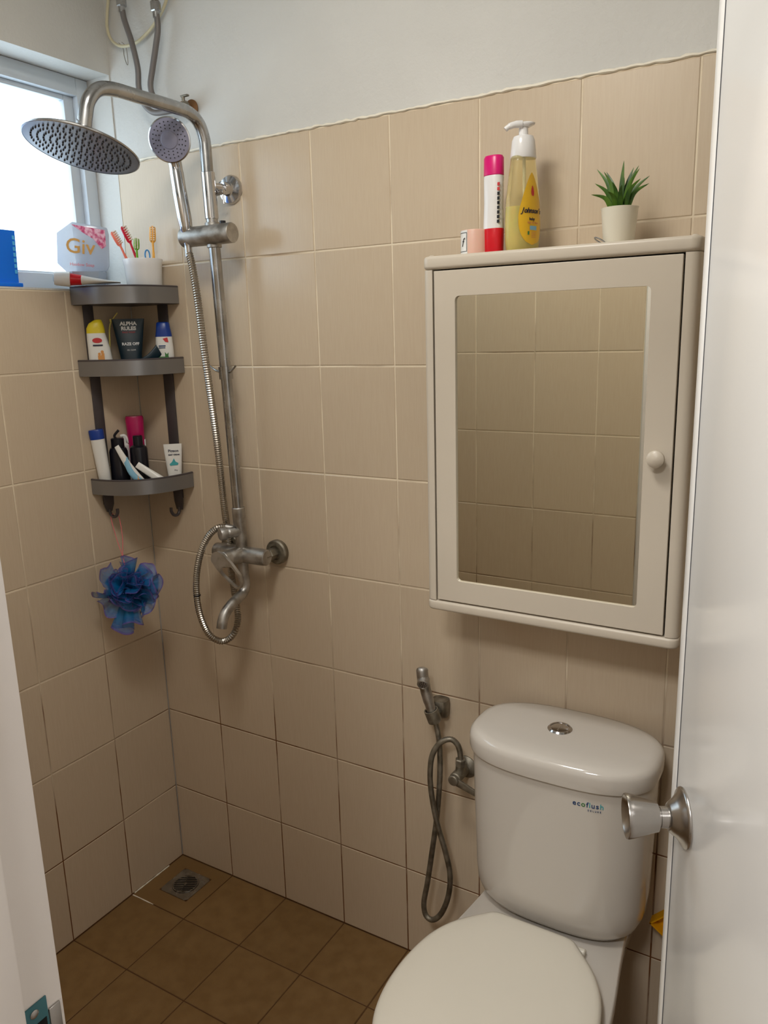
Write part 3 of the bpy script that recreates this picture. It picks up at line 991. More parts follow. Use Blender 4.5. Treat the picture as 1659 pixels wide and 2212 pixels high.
t = thing('potted_plant', 'small spiky green plant in a white pot, right end of the cabinet top', 'plant', (1.3015, -0.086, TOP))
finish(lathe(bmesh.new(), [(0.0245, 0), (0.0255, 0.0015), (0.0305, 0.0585), (0.0312, 0.0605), (0.0295, 0.0610), (0.0285, 0.0585), (0.0275, 0.052), (0.001, 0.0515)], 40), 'pot', M['pot'], t)
finish(lathe(bmesh.new(), [(0.0268, 0.0535), (0.015, 0.0555), (0.001, 0.056)], 20), 'soil', M['soil'], t)
leaves = [(-0.043, .128, .004), (-.040, .102, -.008), (-.044, .084, -.012), (-.030, .124, .012), (-.027, .120, -.004), (-.008, .100, -.014), (.004, .135, .0), (.016, .126, .012),
          (.028, .125, .002), (.034, .117, -.010), (.045, .108, .006), (.049, .093, -.006), (.038, .100, -.014), (-.014, .085, -.018), (.010, .092, -.020), (.0, .112, .014), (-.022, .098, .016)]
for lx_, lz_, ly_ in leaves:
    bm = bmesh.new()
    base = Vector((lx_ * 0.22, ly_ * 0.3, 0.053))
    tip = Vector((lx_, ly_ * 1.6, lz_))
    mid = base.lerp(tip, 0.5) + Vector((-lx_ * 0.12, 0, 0.008))
    pts = catmull([base, mid, tip], 5)
    widths = [0.0048, 0.0055, 0.0056, 0.0054, 0.0048, 0.0042, 0.0034, 0.0026, 0.0018, 0.0010, 0.0002]
    tube(bm, pts, widths, 6, flat=(1.0, 0.28), up=(0, 1, 0.1))
    finish(bm, 'leaf', M['leaf'], t, angle=60)

t = thing('hair_ring', 'tiny clear ring lying by the foot of the white plant pot', 'ring', (1.276, -0.108, TOP))
pts = [Vector((0.0095 * cos(a_), 0.004 * sin(a_), 0.0075 + 0.006 * cos(a_ * 1 + 2.6))) for a_ in [2 * pi * k / 24 for k in range(25)]]
finish(tube(bmesh.new(), pts, 0.0013, 8, cap=False), 'loop', M['chrome_mid'], t)

# ------------------------------------------------------------------ corner shelf
t = thing('corner_shelf', 'grey aluminium three-tier corner shelf with two hooks', 'shelf', (0, 0, 1.15))
def CS(bm, name, m, parent=None, **kw):
    o = finish(bm, name, m, parent or t, **kw)
    if parent is None:
        o.location = (0, 0, -1.15)
    return o
def rim_pts(n=28, rx=0.176, ry=0.186, p=2.55, inset=0.0):
    out = []
    for k in range(n + 1):
        a_ = (pi / 2) * k / n
        c, s = cos(a_), sin(a_)
        out.append(((rx - inset) * max(c, 0) ** (2 / p) + 0.002, -((ry - inset) * max(s, 0) ** (2 / p)) - 0.002))
    return out
for zt, zb in ((1.6985, 1.6565), (1.5225, 1.4835), (1.2225, 1.1835)):
    o_ = rim_pts()
    i_ = rim_pts(inset=0.004)
    bm = bmesh.new()
    rows = []
    for pts_, z in ((o_, zb + 0.001), (o_, zt), (i_, zt), (i_, zb + 0.006)):
        rows.append([bm.verts.new((x, y, z)) for x, y in pts_])
    for a_, b_ in zip(rows[:-1], rows[1:]):
        for j in range(len(a_) - 1):
            bm.faces.new((a_[j], a_[j + 1], b_[j + 1], b_[j]))
    # bottom close of the rim profile
    for j in range(len(rows[0]) - 1):
        bm.faces.new((rows[3][j], rows[3][j + 1], rows[0][j + 1], rows[0][j]))
    tray = CS(bm, 'rim', M['alum'], angle=30)
    bm = bmesh.new()
    poly_prism(bm, [(x, y, zb + 0.0005) for x, y in i_] + [(0.004, -0.004, zb + 0.0005)], (0, 0, 0.004))
    box(bm, 0.0025, 0.0045, -0.183, -0.004, zb, zb + 0.020)
    box(bm, 0.004, 0.173, -0.0045, -0.0025, zb, zb + 0.020)
    CS(bm, 'tray', M['alum_dark'], smooth=False)
    # the dark upper lip
    CS(tube(bmesh.new(), [(x, y, zt) for x, y in rim_pts(inset=0.002)], 0.0028, 6), 'lip', M['alum_dark'])
bm = bmesh.new()
box(bm, 0.001, 0.005, -0.157, -0.127, 1.150, 1.665, 0.0008)
CS(bm, 'upright', M['alum_dark'])
bm = bmesh.new()
box(bm, 0.102, 0.136, -0.005, -0.001, 1.150, 1.665, 0.0008)
CS(bm, 'upright', M['alum_dark'])
# hooks: flat tongue, narrowing, then a J turned up
bm = bmesh.new()
poly_prism(bm, [(0.0052, -0.159, 1.19), (0.0052, -0.126, 1.19), (0.0052, -0.128, 1.148), (0.0052, -0.136, 1.130), (0.0052, -0.152, 1.130), (0.0052, -0.158, 1.148)], (0.0035, 0, 0), 0.0006)
tube(bm, catmull([(0.007, -0.144, 1.136), (0.010, -0.144, 1.124), (0.018, -0.143, 1.117), (0.028, -0.142, 1.119), (0.034, -0.141, 1.129), (0.034, -0.141, 1.139)], 5), 0.0042, 10)
CS(bm, 'hook', M['alum_dark'])
bm = bmesh.new()
poly_prism(bm, [(0.104, -0.0052, 1.19), (0.137, -0.0052, 1.19), (0.137, -0.0052, 1.140), (0.133, -0.0052, 1.118), (0.113, -0.0052, 1.118), (0.107, -0.0052, 1.140)], (0, -0.0035, 0), 0.0006)
tube(bm, catmull([(0.123, -0.007, 1.124), (0.123, -0.010, 1.112), (0.123, -0.018, 1.105), (0.122, -0.029, 1.107), (0.121, -0.036, 1.118), (0.121, -0.036, 1.128)], 5), 0.0042, 10)
CS(bm, 'hook', M['alum_dark'])

# --- top tier
ZT = 1.6615
# open soap case: clear octagonal lid standing up behind its base
def place(name, label, cat, a, s, z, rz=45, group=None, tilt=0, lean=0):
    """thing placed at the corner; local +x to the right, local -y toward the viewer"""
    return thing(name, label, cat, corner(a, s, z), group=group, rot=(radians(tilt), radians(lean), radians(rz)))
t = place('soap_case', 'open milky clear soap case with gold lettering and pink blossom print, top tier', 'soap case', -0.098, 0.090, ZT + 0.038, 45)
L8 = [(-0.018, 0.158), (0.063, 0.144), (0.066, 0.128), (0.060, 0.052), (0.052, 0.040), (-0.040, 0.037), (-0.062, 0.060), (-0.056, 0.132)]
bm = bmesh.new()
poly_prism(bm, [(x, 0.012, z) for x, z in L8], (0, 0.010, 0), 0.002)
lid = finish(bm, 'lid', M['case'], t, angle=30)
bm = bmesh.new()
P8 = [bm.verts.new((x, 0.0113, z)) for x, z in ((-0.020, 0.152), (0.058, 0.138), (0.057, 0.100), (0.046, 0.093), (0.028, 0.118), (0.006, 0.132))]
bm.faces.new(P8)
finish(bm, 'blossom_print', M['petal'], lid, smooth=False)
text('lettering', 'Giv', 0.050, M['ink_gold'], lid, (-0.004, 0.0108, 0.098), (pi / 2, radians(6), 0), bold=0.0004)
text('lettering', 'Hasdow Soap', 0.0105, M['ink_pink'], lid, (-0.004, 0.0108, 0.056), (pi / 2, radians(4), 0))
bm = bmesh.new()
B8 = [(-0.042, 0.0), (0.036, 0.0), (0.056, -0.030), (0.040, -0.066), (-0.020, -0.070), (-0.050, -0.045)]
lo = [bm.verts.new((x * 0.9, y * 0.9, 0.004)) for x, y in B8]
hi = [bm.verts.new((x, y, 0.034)) for x, y in B8]
hi2 = [bm.verts.new((x * 0.93, y * 0.93 - 0.002, 0.034)) for x, y in B8]
lo2 = [bm.verts.new((x * 0.84, y * 0.84 - 0.004, 0.008)) for x, y in B8]
for p, q in ((lo, hi), (hi, hi2), (hi2, lo2)):
    for j in range(6):
        bm.faces.new((p[j], p[(j + 1) % 6], q[(j + 1) % 6], q[j]))
bm.faces.new(lo[::-1])
bm.faces.new(lo2)
bse = finish(bm, 'base', M['case'], t, angle=30)
finish(cyl(bmesh.new(), (-0.030, 0.005, 0.036), (0.030, 0.005, 0.036), 0.0035, 12), 'hinge', M['case'], t)
t.location = corner(-0.098, 0.095, 1.7005)
for c in (lid, bse):
    pass
lid.location = (0, 0, 0.0)

t = place('toothbrush_cup', 'white flared cup holding four toothbrushes, top tier of the corner shelf', 'cup', 0.045, 0.122, ZT, 45)
finish(lathe(bmesh.new(), [(0.038, 0), (0.0405, 0.003), (0.0425, 0.03), (0.0435, 0.06), (0.0455, 0.088), (0.0485, 0.102), (0.0480, 0.1035), (0.0462, 0.1025), (0.0430, 0.088), (0.0405, 0.06), (0.0385, 0.006), (0.001, 0.005)], 48), 'cup', M['white_gloss'], t)

def brush(name, label, m, a, s, head, foot, hw, hl, bris, back=False, curve=0.0, comb=False, grp='toothbrushes in the cup'):
    """from foot (in the cup) up to head; all given in (a, s, z)"""
    F = Vector(corner(*foot))
    H = Vector(corner(*head))
    t = thing(name, label, 'toothbrush', F, group=grp)
    d = (H - F)
    ln = d.length
    d.normalize()
    view = Vector((0.7071, -0.7071, 0))
    side_ = d.cross(view).normalized()
    mid = d * (ln - hl) * 0.6 + side_ * curve
    pts = catmull([Vector((0, 0, 0)), mid, d * (ln - hl)], 6)
    finish(tube(bmesh.new(), pts, [0.0032] * 5 + [0.0034] * 4 + [0.0027] * 4, 10), 'handle', m, t)
    q0, q1 = d * (ln - hl - 0.002), d * ln
    finish(tube(bmesh.new(), [q0, q0.lerp(q1, 0.12), q0.lerp(q1, 0.5), q0.lerp(q1, 0.9), q1], [0.5, 1.0, 1.05, 0.95, 0.5], 12, flat=(hw, 0.0025), up=tuple(view)), 'head', m, t)
    bm = bmesh.new()
    bd = (side_ if comb else (view * (-1 if back else 1)))
    cr = view if comb else side_
    for k in range(7):
        for j in (-1, 1):
            c = q0.lerp(q1, 0.16 + 0.78 * k / 6) + cr * (hw * (0.25 if comb else 0.42)) * j
            cyl(bm, c, c + bd * bris, 0.0017, 6)
    o = finish(bm, 'bristles', M['bristle'], t)
    return t
brush('toothbrush', 'salmon pink toothbrush leaning left in the white cup', M['tb_salmon'], 0, 0, (-0.022, 0.110, 1.832), (0.050, 0.112, 1.690), 0.0062, 0.036, 0.010, comb=True, curve=-0.004)
brush('toothbrush', 'crimson toothbrush leaning left behind the green one in the cup', M['tb_red'], 0, 0, (0.004, 0.130, 1.842), (0.068, 0.125, 1.690), 0.0060, 0.040, 0.010, comb=True, curve=-0.004)
brush('toothbrush', 'short lime green toothbrush in the middle of the white cup', M['tb_green'], 0, 0, (0.036, 0.145, 1.813), (0.026, 0.143, 1.690), 0.0068, 0.026, 0.008, curve=0.002)
brush('toothbrush', 'amber yellow toothbrush standing upright at the right of the cup', M['tb_amber'], 0, 0, (0.076, 0.125, 1.844), (0.064, 0.128, 1.690), 0.0075, 0.038, 0.009, curve=0.002)
t = thing('tongue_cleaner', 'pale blue plastic loop tool between toothbrushes in the cup', 'tongue cleaner', corner(0.058, 0.137, 1.700))
F = Vector(t.location)
lp = [Vector(corner(0.058 + 0.0055 * sin(a_) * 1.0, 0.137, 1.773 - 0.013 * cos(a_))) - F for a_ in [2 * pi * k / 20 for k in range(21)]]
bm = bmesh.new()
tube(bm, lp, 0.0018, 8, cap=False)
tube(bm, [Vector((0, 0, 0)), Vector(corner(0.058, 0.137, 1.762)) - F], 0.0022, 8)
finish(bm, 'loop', M['tb_blue'], t)

# toothpaste tube lying on the shelf, cap sticking out over the left end
t = thing('toothpaste_tube', 'white and red toothpaste tube lying on the top tier, white cap overhanging left', 'tube', (0, 0, 0))
p0, p1 = Vector((0.010, -0.236, 1.7185)), Vector((0.112, -0.126, 1.7070))
d = (p1 - p0).normalized()
bm = lathe(bmesh.new(), [(0.0100, 0), (0.0150, 0.001), (0.0162, 0.004), (0.0170, 0.022), (0.0175, 0.036), (0.0155, 0.037)], 28, p0, d)
finish(bm, 'cap', M['white'], t)
finish(lathe(bmesh.new(), [(0.0080, -0.0002), (0.0065, 0.0020)], 20, p0 - d * 0.001, d), 'cap_recess', M['ink_lightblue'], t)
def flat_tube(p0, p1, w0, t0, w1, t1, side_v, name, m, parent, secs_=8, mid=None):
    """squeezed tube: round-ish at p0, flat crimp at p1"""
    bm = bmesh.new()
    d_ = (p1 - p0)
    ax = d_.normalized()
    sv = (Vector(side_v) - ax * ax.dot(Vector(side_v))).normalized()
    nv = ax.cross(sv)
    rings = []
    for k in range(secs_ + 1):
        u = k / secs_
        w = w0 + (w1 - w0) * u
        tt = t0 + (t1 - t0) * u ** 0.8
        c = p0 + d_ * u
        if mid:
            c = c + Vector(mid) * sin(pi * u)
        rings.append([bm.verts.new(c + sv * w * cos(2 * pi * j / 20) + nv * tt * sin(2 * pi * j / 20)) for j in range(20)])
    for a_, b_ in zip(rings[:-1], rings[1:]):
        for j in range(20):
            bm.faces.new((a_[j], a_[(j + 1) % 20], b_[(j + 1) % 20], b_[j]))
    bm.faces.new(rings[0][::-1])
    bm.faces.new(rings[-1])
    return finish(bm, name, m, parent, angle=60)
flat_tube(p0 + d * 0.036, p0 + d * 0.062, 0.0150, 0.0145, 0.0170, 0.0115, (0.7, -0.7, 0), 'red_shoulder', M['red'], t)
flat_tube(p0 + d * 0.0615, p1, 0.0170, 0.0115, 0.0210, 0.0015, (0.7, -0.7, 0), 'tube_body', M['white'], t)

# --- middle tier
ZM = 1.4885
def printed_face(t_, items):
    for it in items:
        pass
t = place('bottle', 'white lotion bottle with yellow cap and red oval emblem, left of the middle tier', 'bottle', -0.079, 0.135, ZM, 48)
secs = [(0, .024, .013, .003, 0, 2.6), (.003, .0275, .0155, .003, 0, 2.6), (.03, .0285, .0165, .003, 0, 2.6), (.065, .0265, .0165, .001, 0, 2.6), (.090, .0235, .0155, -.002, 0, 2.6), (.1005, .0220, .0145, -.003, 0, 2.6)]
bt = finish(loft(bmesh.new(), secs, 36), 'bottle_body', M['white'], t, angle=60)
secs = [(.1005, .0222, .0147, -.003, 0, 2.6), (.112, .0215, .0142, -.003, 0, 2.6), (.124, .017, .0125, -.001, 0, 2.4), (.132, .009, .008, .004, 0, 2.2), (.1335, .005, .005, .005, 0, 2)]
finish(loft(bmesh.new(), secs, 36), 'cap', M['yellow'], t, angle=60)
bm = bmesh.new()
bm.faces.new([bm.verts.new((0.0115 * cos(a_) - 0.001, -0.0171, 0.083 + 0.0062 * sin(a_))) for a_ in [2 * pi * k / 24 for k in range(24)]])
em = finish(bm, 'emblem', M['ink_red'], bt, smooth=False)
bm = bmesh.new()
for sgn in (-1, 1):
    bm.faces.new([bm.verts.new((0.0032 * cos(a_) - 0.001 + sgn * 0.0048, -0.0174, 0.083 + 0.0030 * sin(a_))) for a_ in [2 * pi * k / 12 for k in range(12)]])
finish(bm, 'emblem_print', M['ink_pink'], em, smooth=False) if False else bm.free()
bm = bmesh.new()
box(bm, -0.012, 0.011, -0.0178, -0.0170, 0.0695, 0.0730)
finish(bm, 'blue_band', M['ink_dark'], bt, smooth=False)
bm = bmesh.new()
for cx_, cz_, r_ in ((0.001, 0.050, 0.0035), (0.008, 0.055, 0.0038)):
    bm.faces.new([bm.verts.new((cx_ + r_ * cos(a_), -0.0176, cz_ + r_ * sin(a_))) for a_ in [2 * pi * k / 12 for k in range(12)]])
box(bm, -0.003, 0.0055, -0.0180, -0.0172, 0.034, 0.047)
box(bm, 0.0055, 0.0125, -0.0180, -0.0172, 0.036, 0.052)
finish(bm, 'figure_print', M['ink_orange'], bt, smooth=False)

t = place('razor', 'thin yellow razor handle rising behind the yellow-capped bottle', 'razor', -0.055, 0.095, ZM, 45)
bm = bmesh.new()
tube(bm, catmull([(-0.004, 0, 0.002), (0.0, 0, 0.07), (0.004, 0, 0.115), (0.014, 0, 0.135), (0.026, 0, 0.150)], 5), [0.0019] * 10 + [0.0017] * 6 + [0.0014] * 5, 8)
finish(bm, 'handle', M['razor'], t)
finish(cyl(bmesh.new(), (0.008, -0.001, 0.128), (0.008, -0.001, 0.135), 0.003, 10), 'thumb_rest', M['razor'], t)

t = place('face_wash_tube', 'dark teal tube standing cap down reading ALPHA RULES, middle tier', 'tube', -0.005, 0.100, ZM, 45)
secs = [(0.0, .023, .018, 0, 0, 3), (.022, .024, .0185, 0, 0, 3)]
finish(loft(bmesh.new(), secs, 36), 'cap', M['blackp'], t)
bm = bmesh.new()
bd_ = loft(bm, [(.022, .0245, .0185, 0, 0, 2.6), (.05, .028, .016, 0, 0, 2.5), (.09, .0335, .0095, 0, 0, 2.4), (.125, .0385, .0030, 0, 0, 2.4), (.1345, .0395, .0012, 0, 0, 3)], 36)
tb = finish(bm, 'tube_body', M['navy'], t, angle=60)
fr = lambda z: -0.0188 + (z - 0.022) / 0.1125 * 0.0176 - 0.0012
til = math.atan2(0.0176, 0.1125)
text('lettering', 'ALPHA', 0.0122, M['ink_white'], tb, (0, fr(.1225) - .0003, .1225), (pi / 2 - til, 0, 0), bold=0.0006, xs=1.08)
text('lettering', 'RULES', 0.0122, M['ink_white'], tb, (0, fr(.1105) - .0003, .1105), (pi / 2 - til, 0, 0), bold=0.0006, xs=1.08)
text('lettering', 'FACE WASH', 0.0058, M['ink_red'], tb, (0, fr(.1010) - .0006, .1010), (pi / 2 - til, 0, 0))
text('lettering', 'RAZE OFF', 0.0095, M['ink_white'], tb, (0.002, fr(.072) - .0012, .072), (pi / 2 - til, 0, 0), bold=0.0003)
text('lettering', 'OIL CLEAR', 0.0045, M['ink_white'], tb, (0.003, fr(.057) - .0015, .057), (pi / 2 - til, 0, 0))

t = place('squeezed_tube', 'glossy dark blue squeezed tube leaning across the middle tier', 'tube', 0.03, 0.14, ZM, 45)
flat_tube(Vector((-0.032, -0.004, 0.040)), Vector((0.036, 0.0, 0.072)), 0.007, 0.004, 0.015, 0.004, (0.2, -0.2, 1), 'tube_body', M['navy'], t, mid=(0.004, -0.004, -0.008))
flat_tube(Vector((-0.030, -0.004, 0.040)), Vector((-0.045, -0.006, 0.022)), 0.006, 0.006, 0.008, 0.008, (0, 0, 1), 'cap', M['blackp'], t)
t.location = corner(0.03, 0.14, ZM - 0.016)

t = place('bottle', 'small white bottle with blue cap and red and green print, right of the middle tier', 'bottle', 0.080, 0.125, ZM, 40)
secs = [(0, .019, .012, 0, 0, 2.6), (.003, .0225, .0145, 0, 0, 2.6), (.05, .0225, .0150, 0, 0, 2.6), (.088, .0205, .0140, 0, 0, 2.6), (.1000, .0175, .0125, 0, 0, 2.6)]
bt = finish(loft(bmesh.new(), secs, 36), 'bottle_body', M['white'], t, angle=60)
secs = [(.088, .0210, .0145, 0, 0, 2.6), (.103, .0185, .0132, 0, 0, 2.6), (.1215, .0160, .0120, 0, 0, 2.6), (.124, .0135, .0100, 0, 0, 2.6)]
cp = finish(loft(bmesh.new(), secs, 36), 'cap', M['blue'], t, angle=60)
bm = bmesh.new()
bm.faces.new([bm.verts.new(p) for p in ((-0.002, -0.0152, 0.083), (0.010, -0.0150, 0.086), (0.012, -0.0152, 0.074), (0.004, -0.0154, 0.075))])
finish(bm, 'red_emblem', M['ink_red'], bt, smooth=False)
bm = bmesh.new()
box(bm, -0.013, 0.004, -0.0158, -0.0148, 0.0640, 0.0665)
box(bm, -0.013, 0.003, -0.0158, -0.0148, 0.0595, 0.0615)
finish(bm, 'blue_print', M['ink_blue'], bt, smooth=False)
bm = bmesh.new()
box(bm, -0.016, 0.010, -0.0158, -0.0148, 0.034, 0.0385)
bm.faces.new([bm.verts.new(p) for p in ((0.001, -0.0159, 0.0385), (0.009, -0.0159, 0.0385), (0.010, -0.0159, 0.049), (0.0055, -0.0159, 0.044), (0.001, -0.0159, 0.050))])
finish(bm, 'green_print', M['ink_green'], bt, smooth=False)

# --- bottom tier
ZL = 1.1885
t = place('bottle', 'tall slim white bottle with royal blue cap, left of the bottom tier', 'bottle', -0.095, 0.127, ZL, 45)
t.rotation_euler = (0, radians(-4.5), radians(45))
finish(loft(bmesh.new(), [(0, .0125, .011, 0, 0, 2.4), (.003, .0145, .013, 0, 0, 2.4), (.06, .0160, .0135, 0, 0, 2.4), (.137, .0175, .0140, 0, 0, 2.4)], 32), 'bottle_body', M['white'], t, angle=60)
finish(loft(bmesh.new(), [(.137, .0180, .0145, 0, 0, 2.4), (.158, .0186, .0150, 0, 0, 2.4), (.1615, .0175, .0135, 0, 0, 2.4)], 32), 'cap', M['blue'], t, angle=60)

def black_bottle(label, a, s, h, r, neck_r, neck_h, spout):
    t = place('bottle', label, 'bottle', a, s, ZL, 45, group=None)
    finish(lathe(bmesh.new(), [(r * 0.9, 0), (r, 0.003), (r, h - 0.006), (r * 0.92, h), (neck_r + 0.003, h + 0.004)], 32), 'bottle_body', M['blackp'], t)
    finish(lathe(bmesh.new(), [(neck_r, h + 0.003), (neck_r, h + neck_h), (neck_r * 0.85, h + neck_h + 0.002)], 28), 'cap', M['blackp'], t)
    if spout:
        finish(tube(bmesh.new(), catmull([(0.0, 0, h + neck_h - 0.004), (-0.006, 0, h + neck_h + 0.008), (0.006, 0, h + neck_h + 0.022)], 5), 0.0034, 10), 'flip_lid', M['blackp'], t)
    return t
black_bottle('black bottle with its thin flip lid open, beside the slim white bottle', -0.060, 0.101, 0.104, 0.0235, 0.0165, 0.028, True)
black_bottle('black bottle with narrow dark neck, in front of the magenta bottle', -0.009, 0.104, 0.108, 0.0225, 0.0125, 0.028, False)
t = place('bottle', 'magenta shampoo bottle standing in the corner, tallest on the bottom tier', 'bottle', -0.015, 0.060, ZL, 45)
finish(loft(bmesh.new(), [(0, .018, .014, 0, 0, 2.4), (.003, .0215, .0165, 0, 0, 2.4), (.12, .0225, .017, 0, 0, 2.4), (.135, .0220, .0168, 0, 0, 2.4)], 32), 'bottle_body', M['magenta'], t, angle=60)
finish(loft(bmesh.new(), [(.135, .0222, .0170, 0, 0, 2.4), (.180, .0235, .0178, 0, 0, 2.4), (.185, .0215, .0160, 0, 0, 2.4)], 32), 'cap', M['magenta'], t, angle=60)
bm = bmesh.new()
box(bm, 0.0195, 0.0235, -0.008, 0.004, 0.098, 0.122)
finish(bm, 'white_print', M['ink_white'], t, smooth=False)
t = place('pump_dispenser', 'white angled pump top peeking out between the two black bottles', 'bottle', -0.044, 0.066, ZL, 45)
finish(lathe(bmesh.new(), [(0.010, 0), (0.011, 0.002), (0.011, 0.11), (0.006, 0.115)], 20), 'bottle_body', M['white'], t)
bm = bmesh.new()
tube(bm, catmull([(-0.010, 0, 0.134), (0.0, 0, 0.135), (0.006, 0, 0.126), (0.010, 0, 0.116)], 4), 0.004, 8)
cyl(bm, (0, 0, 0.112), (0, 0, 0.133), 0.004, 10)
finish(bm, 'pump_head', M['white'], t)

# crumpled white and blue tube leaning to the right
t = place('toothpaste_tube', 'crumpled white and light blue tube leaning over the rim of the bottom tier', 'tube', -0.02, 0.14, ZL, 45)
a0_, a1_ = Vector((0.020, -0.018, 0.012)), Vector((-0.040, -0.004, 0.118))
flat_tube(a0_, a1_, 0.0125, 0.0075, 0.006, 0.0015, (1, 0.0, 0.55), 'tube_body', M['white'], t, mid=(-0.002, -0.003, -0.003))
flat_tube(a0_.lerp(a1_, 0.10) + Vector((0.002, -0.0052, 0.0)), a0_.lerp(a1_, 0.72) + Vector((0.002, -0.0035, -0.002)), 0.0085, 0.0060, 0.0065, 0.0012, (1, 0, 0.55), 'blue_print', M['ink_lightblue'], t, mid=(-0.006, -0.004, -0.006))
flat_tube(a0_.lerp(a1_, 0.12) + Vector((0.000, -0.0080, 0.0)), a0_.lerp(a1_, 0.26) + Vector((0.000, -0.0080, 0.0)), 0.0045, 0.0035, 0.0035, 0.0020, (1, 0, 0.55), 'orange_print', M['ink_orange'], t, mid=(-0.002, -0.001, 0))
t = place('cream_tube', 'small plain white tube lying flat, right of the crumpled blue tube', 'tube', 0.022, 0.150, ZL, 45)
flat_tube(Vector((0.028, -0.014, 0.020)), Vector((-0.036, 0.0, 0.068)), 0.011, 0.008, 0.008, 0.0012, (0.5, 0.2, 1), 'tube_body', M['white'], t)
flat_tube(Vector((0.028, -0.014, 0.020)), Vector((0.040, -0.016, 0.010)), 0.008, 0.007, 0.008, 0.007, (0.5, 0.2, 1), 'cap', M['white'], t)
t = place('baby_cream_tube', 'white tube with teal drawing standing at the right end of the bottom tier', 'tube', 0.078, 0.118, ZL, 45)
t.rotation_euler = (0, radians(0), radians(42))
finish(loft(bmesh.new(), [(0.0, .0155, .0120, 0, 0, 2.6), (.016, .0160, .0125, 0, 0, 2.6)], 28), 'cap', M['white'], t)
tb = finish(loft(bmesh.new(), [(.016, .0170, .0128, 0, 0, 2.6), (.05, .0195, .0105, 0, 0, 2.5), (.09, .0228, .0045, 0, 0, 2.4), (.112, .0238, .0012, 0, 0, 3)], 32), 'tube_body', M['white'], t, angle=60)
fr2 = lambda z: -0.0132 + (z - 0.016) / 0.096 * 0.0118 - 0.0010
til2 = math.atan2(0.0118, 0.096)
text('lettering', 'Pigeon', 0.0100, M['ink_dark'], tb, (0.001, fr2(.094), .094), (pi / 2 - til2, 0, 0), bold=0.0002)
text('lettering', 'BABY CREAM', 0.0048, M['ink_dark'], tb, (0.002, fr2(.084) - .0004, .084), (pi / 2 - til2, 0, 0), bold=0.0002)
bm = bmesh.new()
V = [(-0.011, .060), (-0.004, .066), (0.001, .075), (0.005, .066), (0.012, .062), (0.010, .057), (-0.009, .056)]
bm.faces.new([bm.verts.new((x, fr2(z) - 0.0012, z)) for x, z in V])
finish(bm, 'teal_print', M['ink_teal'], tb, smooth=False)
text('lettering', '20 g', 0.0045, M['ink_dark'], tb, (0.004, fr2(.044) - .001, .044), (pi / 2 - til2, 0, 0))

# ------------------------------------------------------------------ bath puff
PC = Vector(corner(-0.057, 0.200, 0.945))
t = thing('bath_puff', 'blue net bath puff with purple hems, hanging from the left shelf hook', 'bath puff', PC)
def ruffle(direction, length, spread, waves, amp, seed, root=0.01, tubey=0.0, thick=1.0):
    rnd = random.Random(seed)
    d_ = Vector(direction).normalized()
    s_ = d_.cross(Vector((rnd.uniform(-1, 1), rnd.uniform(-1, 1), rnd.uniform(-1, 1)))).normalized()
    n_ = d_.cross(s_)
    bm = bmesh.new()
    uvl = bm.loops.layers.uv.new('UVMap')
    NU, NV = 36, 9
    ph = [rnd.uniform(0, 6.28) for _ in range(4)]
    grid = []
    for i in range(NU + 1):
        u = i / NU
        row = []
        for j in range(NV + 1):
            v = j / NV
            ang_ = (u - 0.5) * spread
            wav = amp * (v ** 1.2) * (sin(u * waves * 2 * pi + ph[0]) + 0.4 * sin(u * waves * 4.3 * pi + ph[1]))
            rad = root + length * v * (1 + 0.10 * sin(u * 9 + ph[2]))
            if tubey:
                # rolled sheet: a flaring tube along d_
                a_ = u * 2 * pi * 0.94
                rr_ = tubey * (0.35 + 0.75 * v) * (1 + 0.16 * sin(a_ * 3 + ph[3]))
                p = d_ * (root + length * v + 0.006 * sin(a_ * 2 + ph[1]) * v) + (s_ * cos(a_) + n_ * sin(a_)) * rr_
            else:
                curl = 0.35 * v * v * sin(ph[3])
                p = (d_ * cos(ang_) + s_ * sin(ang_)) * rad + n_ * (wav + rad * curl)
            row.append((bm.verts.new(p), u, v))
        grid.append(row)
    for i in range(NU):
        for j in range(NV):
            q = (grid[i][j], grid[i + 1][j], grid[i + 1][j + 1], grid[i][j + 1])
            f_ = bm.faces.new([w[0] for w in q])
            for lp_, w in zip(f_.loops, q):
                lp_[uvl].uv = (w[1], w[2])
    me = bpy.data.meshes.new('ruffle')
    bm.to_mesh(me)
    bm.free()
    me.materials.append(M['net'])
    me.polygons.foreach_set('use_smooth', [True] * len(me.polygons))
    return add('ruffle', me, t)
k_ = math.sqrt(.5)
def dirv(r, up_, out_=0.0):
    return Vector((k_ * r + k_ * out_, k_ * r - k_ * out_, up_))
# the big lobes the photo shows
ruffle(dirv(0.05, 1.0, 0.0), 0.062, 1, 2, 0, 11, 0.015, tubey=0.020)
ruffle(dirv(-0.28, -1.0, 0.1), 0.105, 1, 2, 0, 12, 0.010, tubey=0.026)
ruffle(dirv(-0.05, -1.0, 0.2), 0.085, 1, 2, 0, 13, 0.010, tubey=0.024)
ruffle(dirv(1.0, 0.15, 0.2), 0.052, 1.9, 2.2, 0.008, 14, 0.02)
ruffle(dirv(1.0, -0.45, 0.1), 0.058, 1.6, 2.4, 0.008, 15, 0.02)
ruffle(dirv(-1.0, 0.35, 0.2), 0.062, 1.3, 2.0, 0.008, 16, 0.02)
ruffle(dirv(-1.0, -0.40, 0.3), 0.066, 1.2, 1.6, 0.007, 17, 0.02)
ruffle(dirv(-0.75, -0.75, 0.2), 0.068, 1.0, 1.6, 0.007, 18, 0.02)
ruffle(dirv(0.6, -0.8, 0.0), 0.055, 1.3, 2.0, 0.007, 19, 0.02)
rs = random.Random(5)
